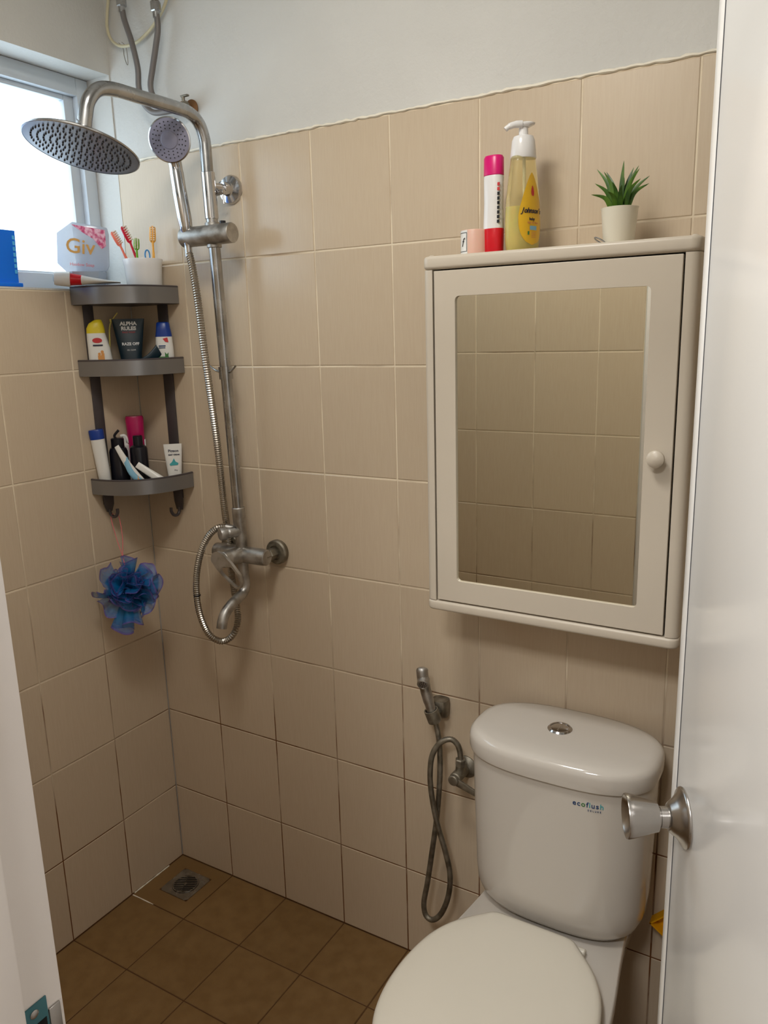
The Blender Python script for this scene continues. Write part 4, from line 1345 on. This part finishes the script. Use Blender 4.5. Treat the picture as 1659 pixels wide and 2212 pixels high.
for k in range(40):
    th = rs.uniform(0, 2 * pi)
    o_ = rs.uniform(0.15, 1.3)
    dd = Vector((cos(th), sin(th)))
    ruffle(dirv(dd.x, dd.y * 0.85, o_), rs.uniform(0.040, 0.060), rs.uniform(1.2, 2.4), rs.uniform(0.9, 1.8), rs.uniform(0.005, 0.010), 30 + k, 0.006)
bm = bmesh.new()
bmesh.ops.create_icosphere(bm, subdivisions=2, radius=0.026)
uvl = bm.loops.layers.uv.new('UVMap')
core = finish(bm, 'core', M['net'], t)
hk = Vector((0.019, -0.143, 1.1135)) - PC
bm = bmesh.new()
kn_ = Vector(corner(-0.068, 0.190, 1.020)) - PC
for off in (Vector((-0.004, -0.004, 0.0)), Vector((0.009, 0.007, 0.001))):
    pts = catmull([Vector((0, 0, 0.0)), kn_, kn_.lerp(hk, 0.5) + off * 0.9, hk + off * 1.2, hk + Vector((0.002, 0, 0.012)) + off * 0.3], 6)
    tube(bm, pts, 0.0009, 6)
finish(bm, 'cord', M['cord'], t)

# ------------------------------------------------------------------ shower column
t = thing('shower_column', 'chrome shower column with round rain head and lever mixer on the back wall', 'shower', (0.378, 0, 1.04))
def SH(bm, name, m, parent=None, **kw):
    o = finish(bm, name, m, parent or t, **kw)
    if parent is None:
        o.location = (-0.378, 0, -1.04)
    return o
PB, PT = Vector((0.384, -0.062, 1.055)), Vector((0.371, -0.074, 1.915))
pole = [PB, PT, Vector((0.3705, -0.0745, 1.96))]
dirp = (PT - PB).normalized()
SH(tube(bmesh.new(), [PB, PB.lerp(PT, 0.5), PT + dirp * 0.02], 0.0134, 24), 'pole', M['chrome_mid'])
arm_pts = [Vector((0.3705, -0.0745, 1.90)), Vector((0.370, -0.075, 1.975)), Vector((0.3698, -0.077, 2.005)), Vector((0.3695, -0.090, 2.034)), Vector((0.369, -0.118, 2.050)), Vector((0.368, -0.160, 2.053)),
           Vector((0.362, -0.250, 2.054)), Vector((0.3575, -0.315, 2.0545)), Vector((0.355, -0.352, 2.046)), Vector((0.3525, -0.375, 2.022)), Vector((0.349, -0.382, 1.996)), Vector((0.3460, -0.3850, 1.975))]
SH(tube(bmesh.new(), catmull(arm_pts, 6), 0.0136, 24), 'arm', M['chrome_mid'])
hc = Vector((0.3295, -0.3835, 1.9385))
hn = Vector((-0.044, -0.282, -0.958)).normalized()
neck_top = Vector((0.3460, -0.3850, 1.985))
SH(lathe(bmesh.new(), [(0.0138, 0), (0.0142, 0.001), (0.0142, 0.022), (0.0165, 0.026), (0.017, 0.034), (0.012, 0.040)], 28, neck_top, (hc - hn * 0.010 - neck_top)), 'neck', M['chrome_mid'])
hd = SH(lathe(bmesh.new(), [(0.012, -0.016), (0.02, -0.0155), (0.04, -0.011), (0.085, -0.0065), (0.106, -0.004), (0.1105, -0.001), (0.1100, 0.0016), (0.1075, 0.0024)], 72, hc, hn, cap=False), 'shower_head', M['chrome_mid'], angle=50)
finish(lathe(bmesh.new(), [(0.1078, 0.0018), (0.1065, 0.0010), (0.097, 0.0014), (0.001, 0.0014)], 72, hc, hn), 'face_plate', M['nozzle_plate'], hd, angle=50)
q = Vector((0, 0, 1)).rotation_difference(hn)
bm = bmesh.new()
for rr_, cnt in ((0.0, 1), (0.0115, 6), (0.023, 12), (0.0345, 18), (0.046, 24), (0.0575, 30), (0.069, 36), (0.0805, 42), (0.092, 48)):
    for k in range(cnt):
        a_ = 2 * pi * k / max(cnt, 1) + rr_ * 30
        c = hc + q @ Vector((rr_ * cos(a_), rr_ * sin(a_), 0.0012))
        cyl(bm, c, c + hn * 0.0032, 0.0022, 6, r2=0.0013)
o = finish(bm, 'nozzles', M['nozzle'], hd)
o['kind'] = 'stuff'
# upper wall bracket
sl0, sl1 = PB + dirp * (1.835 - 1.055), PB + dirp * (1.935 - 1.055)
SH(cyl(bmesh.new(), sl0, sl1, 0.0156, 28, ch=0.001), 'sleeve', M['chrome'])
bm = bmesh.new()
lathe(bm, [(0.0325, 0), (0.0325, 0.004), (0.030, 0.0085), (0.016, 0.0125), (0.0145, 0.016), (0.0145, 0.034), (0.010, 0.0345)], 40, (0.3735, -0.0003, 1.907), (0, -1, 0))
SH(bm, 'wall_flange', M['chrome'])
SH(cyl(bmesh.new(), (0.3735, -0.030, 1.907), (0.3720, -0.074, 1.905), 0.0095, 20), 'bracket_arm', M['chrome'])
bm = bmesh.new()
cyl(bm, (0.372, -0.052, 1.893), (0.396, -0.052, 1.895), 0.0062, 16, ch=0.001)
SH(bm, 'set_screw', M['chrome'])
SH(tube(bmesh.new(), [(0.391, -0.052, 1.892), (0.394, -0.053, 1.868)], 0.0022, 10), 'locking_pin', M['chrome'])
# sliding holder
hz = 1.800
P_h = PB + dirp * ((hz - 1.055) / dirp.z)
bm = bmesh.new()
lathe(bm, [(0.0205, 0), (0.0222, 0.002), (0.0222, 0.145), (0.0210, 0.147), (0.001, 0.147)], 36, (P_h.x - 0.083, P_h.y - 0.010, hz), (1, 0.02, 0))
SH(bm, 'slide_holder', M['chrome_dull'])
SH(cyl(bmesh.new(), (P_h.x + 0.034, P_h.y - 0.004, hz + 0.019), (P_h.x + 0.034, P_h.y - 0.004, hz + 0.028), 0.007, 16), 'release_button', M['blackp'])
SH(lathe(bmesh.new(), [(0.0140, -0.028), (0.0170, -0.027), (0.0170, 0.027), (0.0140, 0.028)], 24, P_h, dirp, cap=False), 'collar', M['chrome_dull'])
# small two-pronged hose ring
rz_ = 1.488
P_r = PB + dirp * ((rz_ - 1.055) / dirp.z)
bm = bmesh.new()
lathe(bm, [(0.0136, -0.0145), (0.0165, -0.0145), (0.0167, 0.0145), (0.0136, 0.0145)], 24, P_r, dirp, cap=False)
tube(bm, catmull([P_r + Vector((-0.012, -0.004, 0.002)), P_r + Vector((-0.026, -0.006, 0.006)), P_r + Vector((-0.044, -0.006, 0.017))], 4), [0.003] * 5 + [0.0022] * 4, 8)
tube(bm, catmull([P_r + Vector((0.012, -0.004, 0.002)), P_r + Vector((0.022, -0.006, 0.004)), P_r + Vector((0.038, -0.006, 0.017))], 4), [0.003] * 5 + [0.0022] * 4, 8)
SH(bm, 'hose_ring', M['chrome_mid'])
# mixer
ZX = 1.0375
SH(lathe(bmesh.new(), [(0.0160, -0.022), (0.0162, 0.022), (0.0145, 0.024)], 28, PB + dirp * 0.080, dirp), 'sleeve', M['chrome_dull'])
bm = bmesh.new()
tube(bm, [(0.384, -0.062, ZX - 0.02), (0.384, -0.062, 1.09), (0.384, -0.062, 1.122)], 0.0145, 24)
SH(bm, 'riser', M['chrome_dull'])
bm = bmesh.new()
lathe(bm, [(0.0185, 0), (0.0205, 0.002), (0.0212, 0.02), (0.0212, 0.145), (0.0200, 0.164), (0.0175, 0.166)], 36, (0.298, -0.062, ZX), (1, 0, 0))
SH(bm, 'mixer_body', M['chrome_dull'])
for x in (0.302, 0.452):
    bm = bmesh.new()
    lathe(bm, [(0.0145, 0.020), (0.0150, 0.022), (0.0150, 0.042), (0.0125, 0.044), (0.0125, 0.062)], 6, (x, 0, ZX), (0, -1, 0))
    lathe(bm, [(0.0305, -0.0005), (0.0315, 0.002), (0.0315, 0.012), (0.0285, 0.016), (0.0185, 0.0165), (0.017, 0.013), (0.010, 0.013), (0.010, 0.022)], 36, (x, 0, ZX), (0, -1, 0))
    SH(bm, 'wall_flange', M['old_metal'])
bm = bmesh.new()
lathe(bm, [(0.0205, 0.0), (0.0212, 0.012), (0.0200, 0.040), (0.0178, 0.044), (0.0178, 0.048), (0.0205, 0.050), (0.0200, 0.066), (0.016, 0.070), (0.001, 0.071)], 32, (0.384, -0.062, ZX), (-0.08, -1, 0.03))
SH(bm, 'cartridge', M['chrome_dull'])
# lever: pierced loop handle
def hoop(pts_o, pts_i, y0, y1):
    bm = bmesh.new()
    n_ = len(pts_o)
    fo = [bm.verts.new((x, y0 + dy, z)) for x, dy, z in pts_o]
    bo = [bm.verts.new((x, y1 + dy, z)) for x, dy, z in pts_o]
    fi = [bm.verts.new((x, y0 + dy, z)) for x, dy, z in pts_i]
    bi = [bm.verts.new((x, y1 + dy, z)) for x, dy, z in pts_i]
    for j in range(n_):
        k = (j + 1) % n_
        bm.faces.new((fo[j], fo[k], fi[k], fi[j]))
        bm.faces.new((bo[j], bi[j], bi[k], bo[k]))
        bm.faces.new((fo[j], bo[j], bo[k], fo[k]))
        bm.faces.new((fi[j], fi[k], bi[k], bi[j]))
    return bm
LV = [(0.352, 0, 1.055), (0.347, 0, 1.036), (0.362, 0, 1.018), (0.380, 0, 1.002), (0.402, 0, 0.986), (0.424, -.002, 0.974), (0.440, -.003, 0.978), (0.445, -.003, 0.992), (0.438, -.002, 1.012), (0.412, 0, 1.036), (0.388, 0, 1.056), (0.370, 0, 1.062)]
LI = [(0.378, 0, 1.022), (0.376, 0, 1.016), (0.378, 0, 1.009), (0.386, 0, 1.002), (0.404, 0, 0.990), (0.424, -.002, 0.979), (0.436, -.003, 0.982), (0.440, -.003, 0.992), (0.433, -.002, 1.008), (0.412, 0, 1.027), (0.398, 0, 1.026), (0.388, 0, 1.025)]
bm = hoop(LV, LI, -0.137, -0.129)
bmesh.ops.recalc_face_normals(bm, faces=bm.faces)
SH(bm, 'lever', M['chrome_dull'], angle=40)
# diverter pointing at the viewer
bm = bmesh.new()
lathe(bm, [(0.0130, 0.0), (0.0132, 0.03), (0.0118, 0.032), (0.0118, 0.036), (0.0150, 0.038), (0.0155, 0.052), (0.0145, 0.054), (0.001, 0.0545)], 28, (0.384, -0.064, 1.098), (-0.42, -0.9, 0.0))
SH(bm, 'diverter', M['chrome_dull'])
bm = bmesh.new()
tube(bm, catmull([(0.378, -0.066, 1.098), (0.362, -0.072, 1.105), (0.350, -0.078, 1.108)], 4), 0.0085, 14)
SH(bm, 'hose_outlet', M['chrome_dull'])
# spout
SH(tube(bmesh.new(), catmull([(0.384, -0.062, 1.03), (0.384, -0.061, 0.985), (0.385, -0.060, 0.955), (0.385, -0.071, 0.938), (0.385, -0.092, 0.930), (0.385, -0.118, 0.920), (0.385, -0.140, 0.906), (0.385, -0.152, 0.888), (0.385, -0.157, 0.872)], 6), 0.0130, 22), 'spout', M['chrome_dull'])

# hand shower in the slide holder, its hose looping down to the diverter
hb = Vector((0.3085, -0.0900, 1.790))
fc = Vector((0.311, -0.125, 2.002))
fn = Vector((0.42, -0.85, -0.27)).normalized()
t = thing('hand_shower', 'chrome hand shower in the slide holder, metal hose looping down beside the column', 'hand shower', hb)
def HS(bm, name, m, parent=None, **kw):
    o = finish(bm, name, m, parent or t, **kw)
    if parent is None:
        o.location = -hb
    return o
dn = Vector((-0.118, 0.238, -0.963)).normalized()
top_ = fc - fn * 0.013 + dn * 0.030
HS(tube(bmesh.new(), catmull([hb + Vector((0.001, 0, -0.034)), hb + Vector((0, 0, 0.0)), hb + Vector((-0.001, -0.001, 0.034)), (hb + Vector((-0.001, 0, 0.02))).lerp(fc - fn * 0.013 + dn * 0.055, 0.6), fc - fn * 0.015 + dn * 0.062, top_], 5),
        [0.0085] * 5 + [0.0110] * 4 + [0.0150] * 2 + [0.0163] * 5 + [0.0158] * 4 + [0.0150] * 3 + [0.0155, 0.0150, 0.0120], 22), 'handle', M['chrome'])
hd = HS(lathe(bmesh.new(), [(0.010, -0.026), (0.03, -0.022), (0.044, -0.010), (0.0478, -0.002), (0.0475, 0.001), (0.045, 0.002)], 48, fc, fn, cap=False), 'spray_head', M['chrome'], angle=50)
finish(lathe(bmesh.new(), [(0.0455, 0.0012), (0.044, 0.0016), (0.0195, 0.0016), (0.0185, 0.0030), (0.0165, 0.0036), (0.001, 0.0038)], 48, fc, fn), 'face_plate', M['face_plate'], hd, angle=40)
q = Vector((0, 0, 1)).rotation_difference(fn)
bm = bmesh.new()
for rr_, cnt in ((0.0235, 14), (0.0300, 18), (0.0370, 24)):
    for k in range(cnt):
        a_ = 2 * pi * k / cnt + (0.1 if rr_ > 0.024 else 0)
        c = fc + q @ Vector((rr_ * cos(a_), rr_ * sin(a_), 0.001))
        cyl(bm, c, c + fn * 0.0016, 0.0014, 6)
o = finish(bm, 'nozzles', M['nozzle'], hd)
o['kind'] = 'stuff'
hp = [hb + Vector((0.002, 0.0, -0.026)), (0.325, -0.097, 1.725), (0.340, -0.105, 1.66), (0.352, -0.107, 1.52), (0.357, -0.098, 1.37), (0.349, -0.082, 1.27), (0.326, -0.052, 1.155), (0.306, -0.024, 1.070), (0.302, -0.021, 1.010),
      (0.311, -0.026, 0.955), (0.330, -0.040, 0.905), (0.352, -0.060, 0.860), (0.351, -0.080, 0.823), (0.322, -0.092, 0.803), (0.290, -0.102, 0.818), (0.272, -0.108, 0.858), (0.264, -0.110, 0.905), (0.266, -0.110, 0.965), (0.278, -0.105, 1.025), (0.300, -0.098, 1.074), (0.326, -0.088, 1.103), (0.352, -0.077, 1.108)]
def corrugated(pts_, r, pitch=0.0042, depth=0.12, n_=10):
    P_ = resample(catmull(pts_, 16), pitch / 2)
    R_ = [r * (1 + (depth if k % 2 else -depth)) for k in range(len(P_))]
    return tube(bmesh.new(), P_, R_, n_)
HS(corrugated(hp, 0.0082, 0.0056, 0.10), 'hose', M['hose'], angle=20)
bm = bmesh.new()
lathe(bm, [(0.0090, -0.0015), (0.0096, 0), (0.0090, 0.002)], 16, (0.2642, -0.110, 0.925), (0.0, 0, 1))
HS(bm, 'tie', M['blackp'])

# ------------------------------------------------------------------ water hoses and valve above the shower
def water_hose(label, pts_, top, nut_m):
    t = thing('water_hose', label, 'hose', top, group='braided water hoses above the shower')
    T_ = Vector(top)
    P_ = catmull([Vector(p) - T_ for p in pts_], 8)
    finish(tube(bmesh.new(), P_, 0.0068, 14), 'hose_body', M['rubber'], t)
    bm = bmesh.new()
    lathe(bm, [(0.0095, -0.010), (0.0120, -0.008), (0.0122, 0.010), (0.0100, 0.012)], 6, (0, 0, 0))
    lathe(bm, [(0.0078, -0.022), (0.0082, -0.008)], 16, (0, 0, 0))
    finish(bm, 'nut', M['chrome_mid'], t, smooth=False)
    bm = bmesh.new()
    cyl(bm, (0, 0, 0.010), (0, 0, ZC - T_.z - 0.001), 0.0075, 16)
    finish(bm, 'supply_pipe', nut_m, t)
    return t
water_hose('left braided grey water hose dropping behind the shower arm', [(0.099, -0.03, 2.349), (0.103, -0.03, 2.314), (0.121, -0.03, 2.262), (0.134, -0.03, 2.202), (0.132, -0.03, 2.160), (0.142, -0.03, 2.125), (0.175, -0.03, 2.098), (0.235, -0.028, 2.094)], (0.099, -0.03, 2.349), M['chrome_mid'])
water_hose('right braided grey water hose bending to the wall valve', [(0.2105, -0.032, 2.315), (0.212, -0.032, 2.273), (0.201, -0.032, 2.236), (0.184, -0.032, 2.19), (0.175, -0.034, 2.155), (0.184, -0.034, 2.128), (0.215, -0.034, 2.110), (0.250, -0.030, 2.104)], (0.2105, -0.032, 2.315), M['brass'])
t = thing('wall_valve', 'small old brass and chrome wall valve behind the shower arm', 'valve', (0.268, 0, 2.098))
bm = bmesh.new()
lathe(bm, [(0.020, 0), (0.020, 0.002), (0.012, 0.006), (0.009, 0.007), (0.009, 0.034)], 24, (0, 0, 0), (0, -1, 0))
finish(bm, 'flange', M['brass'], t)
bm = bmesh.new()
cyl(bm, (-0.028, -0.030, -0.003), (0.014, -0.030, 0.0), 0.0095, 16, ch=0.001)
cyl(bm, (0.004, -0.030, 0.0), (0.004, -0.030, 0.020), 0.004, 12)
box(bm, -0.002, 0.020, -0.034, -0.026, 0.018, 0.022, 0.001)
finish(bm, 'valve_body', M['old_metal'], t)
t = thing('cable', 'cream electric cable hanging in a loop on the wall above the shower', 'cable', (0.065, -0.008, 2.268))
T_ = Vector(t.location)
cp_ = [(0.062, -0.008, 2.619), (0.055, -0.008, 2.50), (0.040, -0.009, 2.40), (0.026, -0.010, 2.345), (0.022, -0.010, 2.312), (0.034, -0.010, 2.285), (0.064, -0.010, 2.267), (0.108, -0.010, 2.264), (0.150, -0.010, 2.276), (0.190, -0.010, 2.299), (0.222, -0.010, 2.330), (0.238, -0.010, 2.370), (0.250, -0.010, 2.44), (0.252, -0.010, 2.619)]
finish(tube(bmesh.new(), catmull([Vector(p) - T_ for p in cp_], 8), 0.0036, 10), 'sheath', M['cable'], t)
bm = bmesh.new()
tube(bm, catmull([Vector(p) - T_ for p in ((0.060, -0.013, 2.275), (0.066, -0.006, 2.262), (0.069, -0.008, 2.245), (0.076, -0.008, 2.225), (0.080, -0.008, 2.229), (0.078, -0.008, 2.262), (0.070, -0.013, 2.274))], 5), 0.0008, 6)
finish(bm, 'wire_tie', M['old_metal'], t)

# ------------------------------------------------------------------ bidet spray, holder and valve beside the toilet
t = thing('spray_holder', 'weathered chrome wall holder of the bidet spray', 'holder', (0.915, 0, 0.722))
bm = bmesh.new()
loft(bm, [(-0.024, .014, .010, 0, -0.011, 3), (-0.020, .017, .0125, 0, -0.013, 3), (0.016, .020, .019, 0, -0.0195, 3), (0.022, .019, .018, 0, -0.0185, 3)], 28)
finish(bm, 'bracket', M['old_metal'], t, angle=50)
bm = bmesh.new()
lathe(bm, [(0.0135, -0.020), (0.0165, -0.020), (0.0165, 0.010), (0.0135, 0.010)], 20, (-0.004, -0.052, 0.0), (-0.25, -0.22, 1), cap=False)
cyl(bm, (-0.002, -0.036, -0.004), (-0.003, -0.028, -0.004), 0.010, 12)
finish(bm, 'cradle', M['old_metal'], t)
t = thing('bidet_spray', 'weathered chrome bidet spray hanging nose down on the wall, long metal hose twisted once', 'bidet spray', (0.911, -0.052, 0.70))
T_ = Vector(t.location)
def BS(bm, name, m, parent=None, **kw):
    o = finish(bm, name, m, parent or t, **kw)
    if parent is None:
        o.location = -T_
    return o
BS(tube(bmesh.new(), catmull([(0.9145, -0.050, 0.702), (0.911, -0.053, 0.724), (0.905, -0.058, 0.755), (0.899, -0.062, 0.785), (0.8945, -0.064, 0.812), (0.892, -0.062, 0.828), (0.891, -0.060, 0.835)], 4), [0.008] * 2 + [0.0112] * 6 + [0.0125] * 5 + [0.0135] * 5 + [0.0135] * 3 + [0.0125, 0.011, 0.008, 0.003], 20), 'handle', M['chrome_dull'], angle=60)
hn2 = Vector((0.30, -0.88, -0.36)).normalized()
hc2 = Vector((0.8965, -0.062, 0.808))
sh2 = BS(lathe(bmesh.new(), [(0.0130, 0.0), (0.0140, 0.012), (0.0135, 0.0185), (0.0115, 0.0200), (0.0110, 0.0185), (0.001, 0.0185)], 28, hc2, hn2), 'spray_head', M['chrome_dull'])
q = Vector((0, 0, 1)).rotation_difference(hn2)
bm = bmesh.new()
for rr_, cnt in ((0.003, 4), (0.0072, 8)):
    for k in range(cnt):
        a_ = 2 * pi * k / cnt
        c = hc2 + q @ Vector((rr_ * cos(a_), rr_ * sin(a_), 0.0180))
        cyl(bm, c, c + hn2 * 0.0016, 0.0013, 6)
o = finish(bm, 'nozzles', M['nozzle'], sh2)
o['kind'] = 'stuff'
hp = [(0.9160, -0.049, 0.705), (0.924, -0.050, 0.675), (0.929, -0.052, 0.635), (0.929, -0.054, 0.56), (0.921, -0.056, 0.46), (0.909, -0.058, 0.37), (0.896, -0.060, 0.28), (0.886, -0.062, 0.220), (0.892, -0.064, 0.188), (0.912, -0.065, 0.184), (0.936, -0.066, 0.214), (0.955, -0.067, 0.270), (0.960, -0.068, 0.330),
      (0.949, -0.070, 0.390), (0.932, -0.072, 0.450), (0.920, -0.073, 0.510), (0.914, -0.073, 0.570), (0.918, -0.070, 0.625), (0.936, -0.064, 0.660), (0.958, -0.056, 0.671), (0.972, -0.050, 0.660), (0.977, -0.046, 0.640), (0.978, -0.044, 0.618)]
BS(corrugated(hp, 0.0064, 0.0040, 0.08), 'hose', M['old_metal'], angle=80)
t = thing('angle_valve', 'corroded angle valve with flat lever, on the wall left of the toilet tank', 'valve', (0.972, 0, 0.578))
bm = bmesh.new()
lathe(bm, [(0.027, -0.0005), (0.027, 0.003), (0.020, 0.010), (0.013, 0.013), (0.012, 0.03)], 32, (0, 0, 0), (0, -1, 0))
finish(bm, 'flange', M['old_metal'], t)
bm = bmesh.new()
cyl(bm, (0, -0.012, 0), (-0.001, -0.062, 0), 0.0135, 20, ch=0.002)
cyl(bm, (0.002, -0.044, 0), (0.004, -0.044, 0.030), 0.0095, 16)
finish(bm, 'valve_body', M['old_metal'], t)
bm = bmesh.new()
lathe(bm, [(0.0105, 0.024), (0.0120, 0.026), (0.0120, 0.042), (0.0100, 0.044)], 6, (0.003, -0.044, 0), (0.06, 0, 1))
finish(bm, 'nut', M['old_metal'], t, smooth=False)
bm = bmesh.new()
lathe(bm, [(0.0115, 0.0), (0.0125, 0.002), (0.0125, 0.009), (0.010, 0.011)], 24, (-0.001, -0.062, 0.0), (0, -1, 0))
poly_prism(bm, [(-0.012, -0.068, -0.002), (-0.006, -0.068, 0.010), (0.052, -0.068, -0.012), (0.052, -0.068, -0.026), (-0.008, -0.068, -0.010)], (0, 0.006, 0), 0.001)
finish(bm, 'lever', M['old_metal'], t)

# ------------------------------------------------------------------ basket on the sill, yellow thing behind the toilet
t = thing('plastic_basket', 'bright blue perforated plastic basket on the window sill', 'basket', (-0.040, -0.375, W0))
bm = bmesh.new()
def frus(bm, w0, d0, w1, d1, z0_, z1_, bev=0.0):
    lo_ = [bm.verts.new((x * d0, y * w0, z0_)) for x, y in ((-1, -1), (1, -1), (1, 1), (-1, 1))]
    hi_ = [bm.verts.new((x * d1, y * w1, z1_)) for x, y in ((-1, -1), (1, -1), (1, 1), (-1, 1))]
    for j in range(4):
        bm.faces.new((lo_[j], lo_[(j + 1) % 4], hi_[(j + 1) % 4], hi_[j]))
    return lo_, hi_
a_, b_ = frus(bm, 0.0590, 0.030, 0.0630, 0.031, 0.022, 0.1245)
bm.faces.new(b_)
c_, d_ = frus(bm, 0.0590, 0.030, 0.0590, 0.030, 0.010, 0.022)
finish(bm, 'basket_body', M['basket'], t, smooth=False)
bm = bmesh.new()
box(bm, -0.036, 0.036, -0.066, 0.066, 0.0005, 0.010, 0.002)
finish(bm, 'base', M['basket'], t)
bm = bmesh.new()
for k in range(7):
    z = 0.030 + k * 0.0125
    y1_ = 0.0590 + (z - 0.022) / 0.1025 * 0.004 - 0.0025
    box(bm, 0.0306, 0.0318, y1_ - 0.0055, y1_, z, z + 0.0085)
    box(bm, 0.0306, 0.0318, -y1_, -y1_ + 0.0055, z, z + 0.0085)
finish(bm, 'slot_shine', M['basket_light'], t, smooth=False)  # daylight showing through the holes, painted on as pale blue blocks

t = thing('dustpan', 'amber yellow plastic dustpan on the wall between toilet and open door', 'dustpan', (1.494, -0.03, 0.365))
bm = bmesh.new()
c, s = cos(radians(52)), sin(radians(52))
def rp(x, z, y=0.0):
    return (x * c - z * s, y, x * s + z * c)
poly_prism(bm, [rp(-0.045, -0.075), rp(0.045, -0.055), rp(0.05, 0.06), rp(-0.05, 0.07)], (0, 0.003, 0))
for p in (((-0.045, -0.075), (-0.05, 0.07)), ((-0.05, 0.07), (0.05, 0.06)), ((0.05, 0.06), (0.045, -0.055))):
    a_ = Vector(rp(*p[0]))
    b_ = Vector(rp(*p[1]))
    poly_prism(bm, [a_, b_, b_ + Vector((0, -0.022, 0)), a_ + Vector((0, -0.022, 0))], (b_ - a_).cross(Vector((0, -1, 0))).normalized() * 0.003)
finish(bm, 'pan', M['yellow_item'], t, smooth=False)
finish(tube(bmesh.new(), [Vector(rp(0.05, 0.0, 0.0)), Vector(rp(0.15, 0.0, 0.01))], 0.009, 12), 'handle', M['yellow_item'], t)
finish(cyl(bmesh.new(), (0.02, 0.003, 0.04), (0.02, 0.0299, 0.04), 0.004, 10), 'wall_peg', M['white'], t)
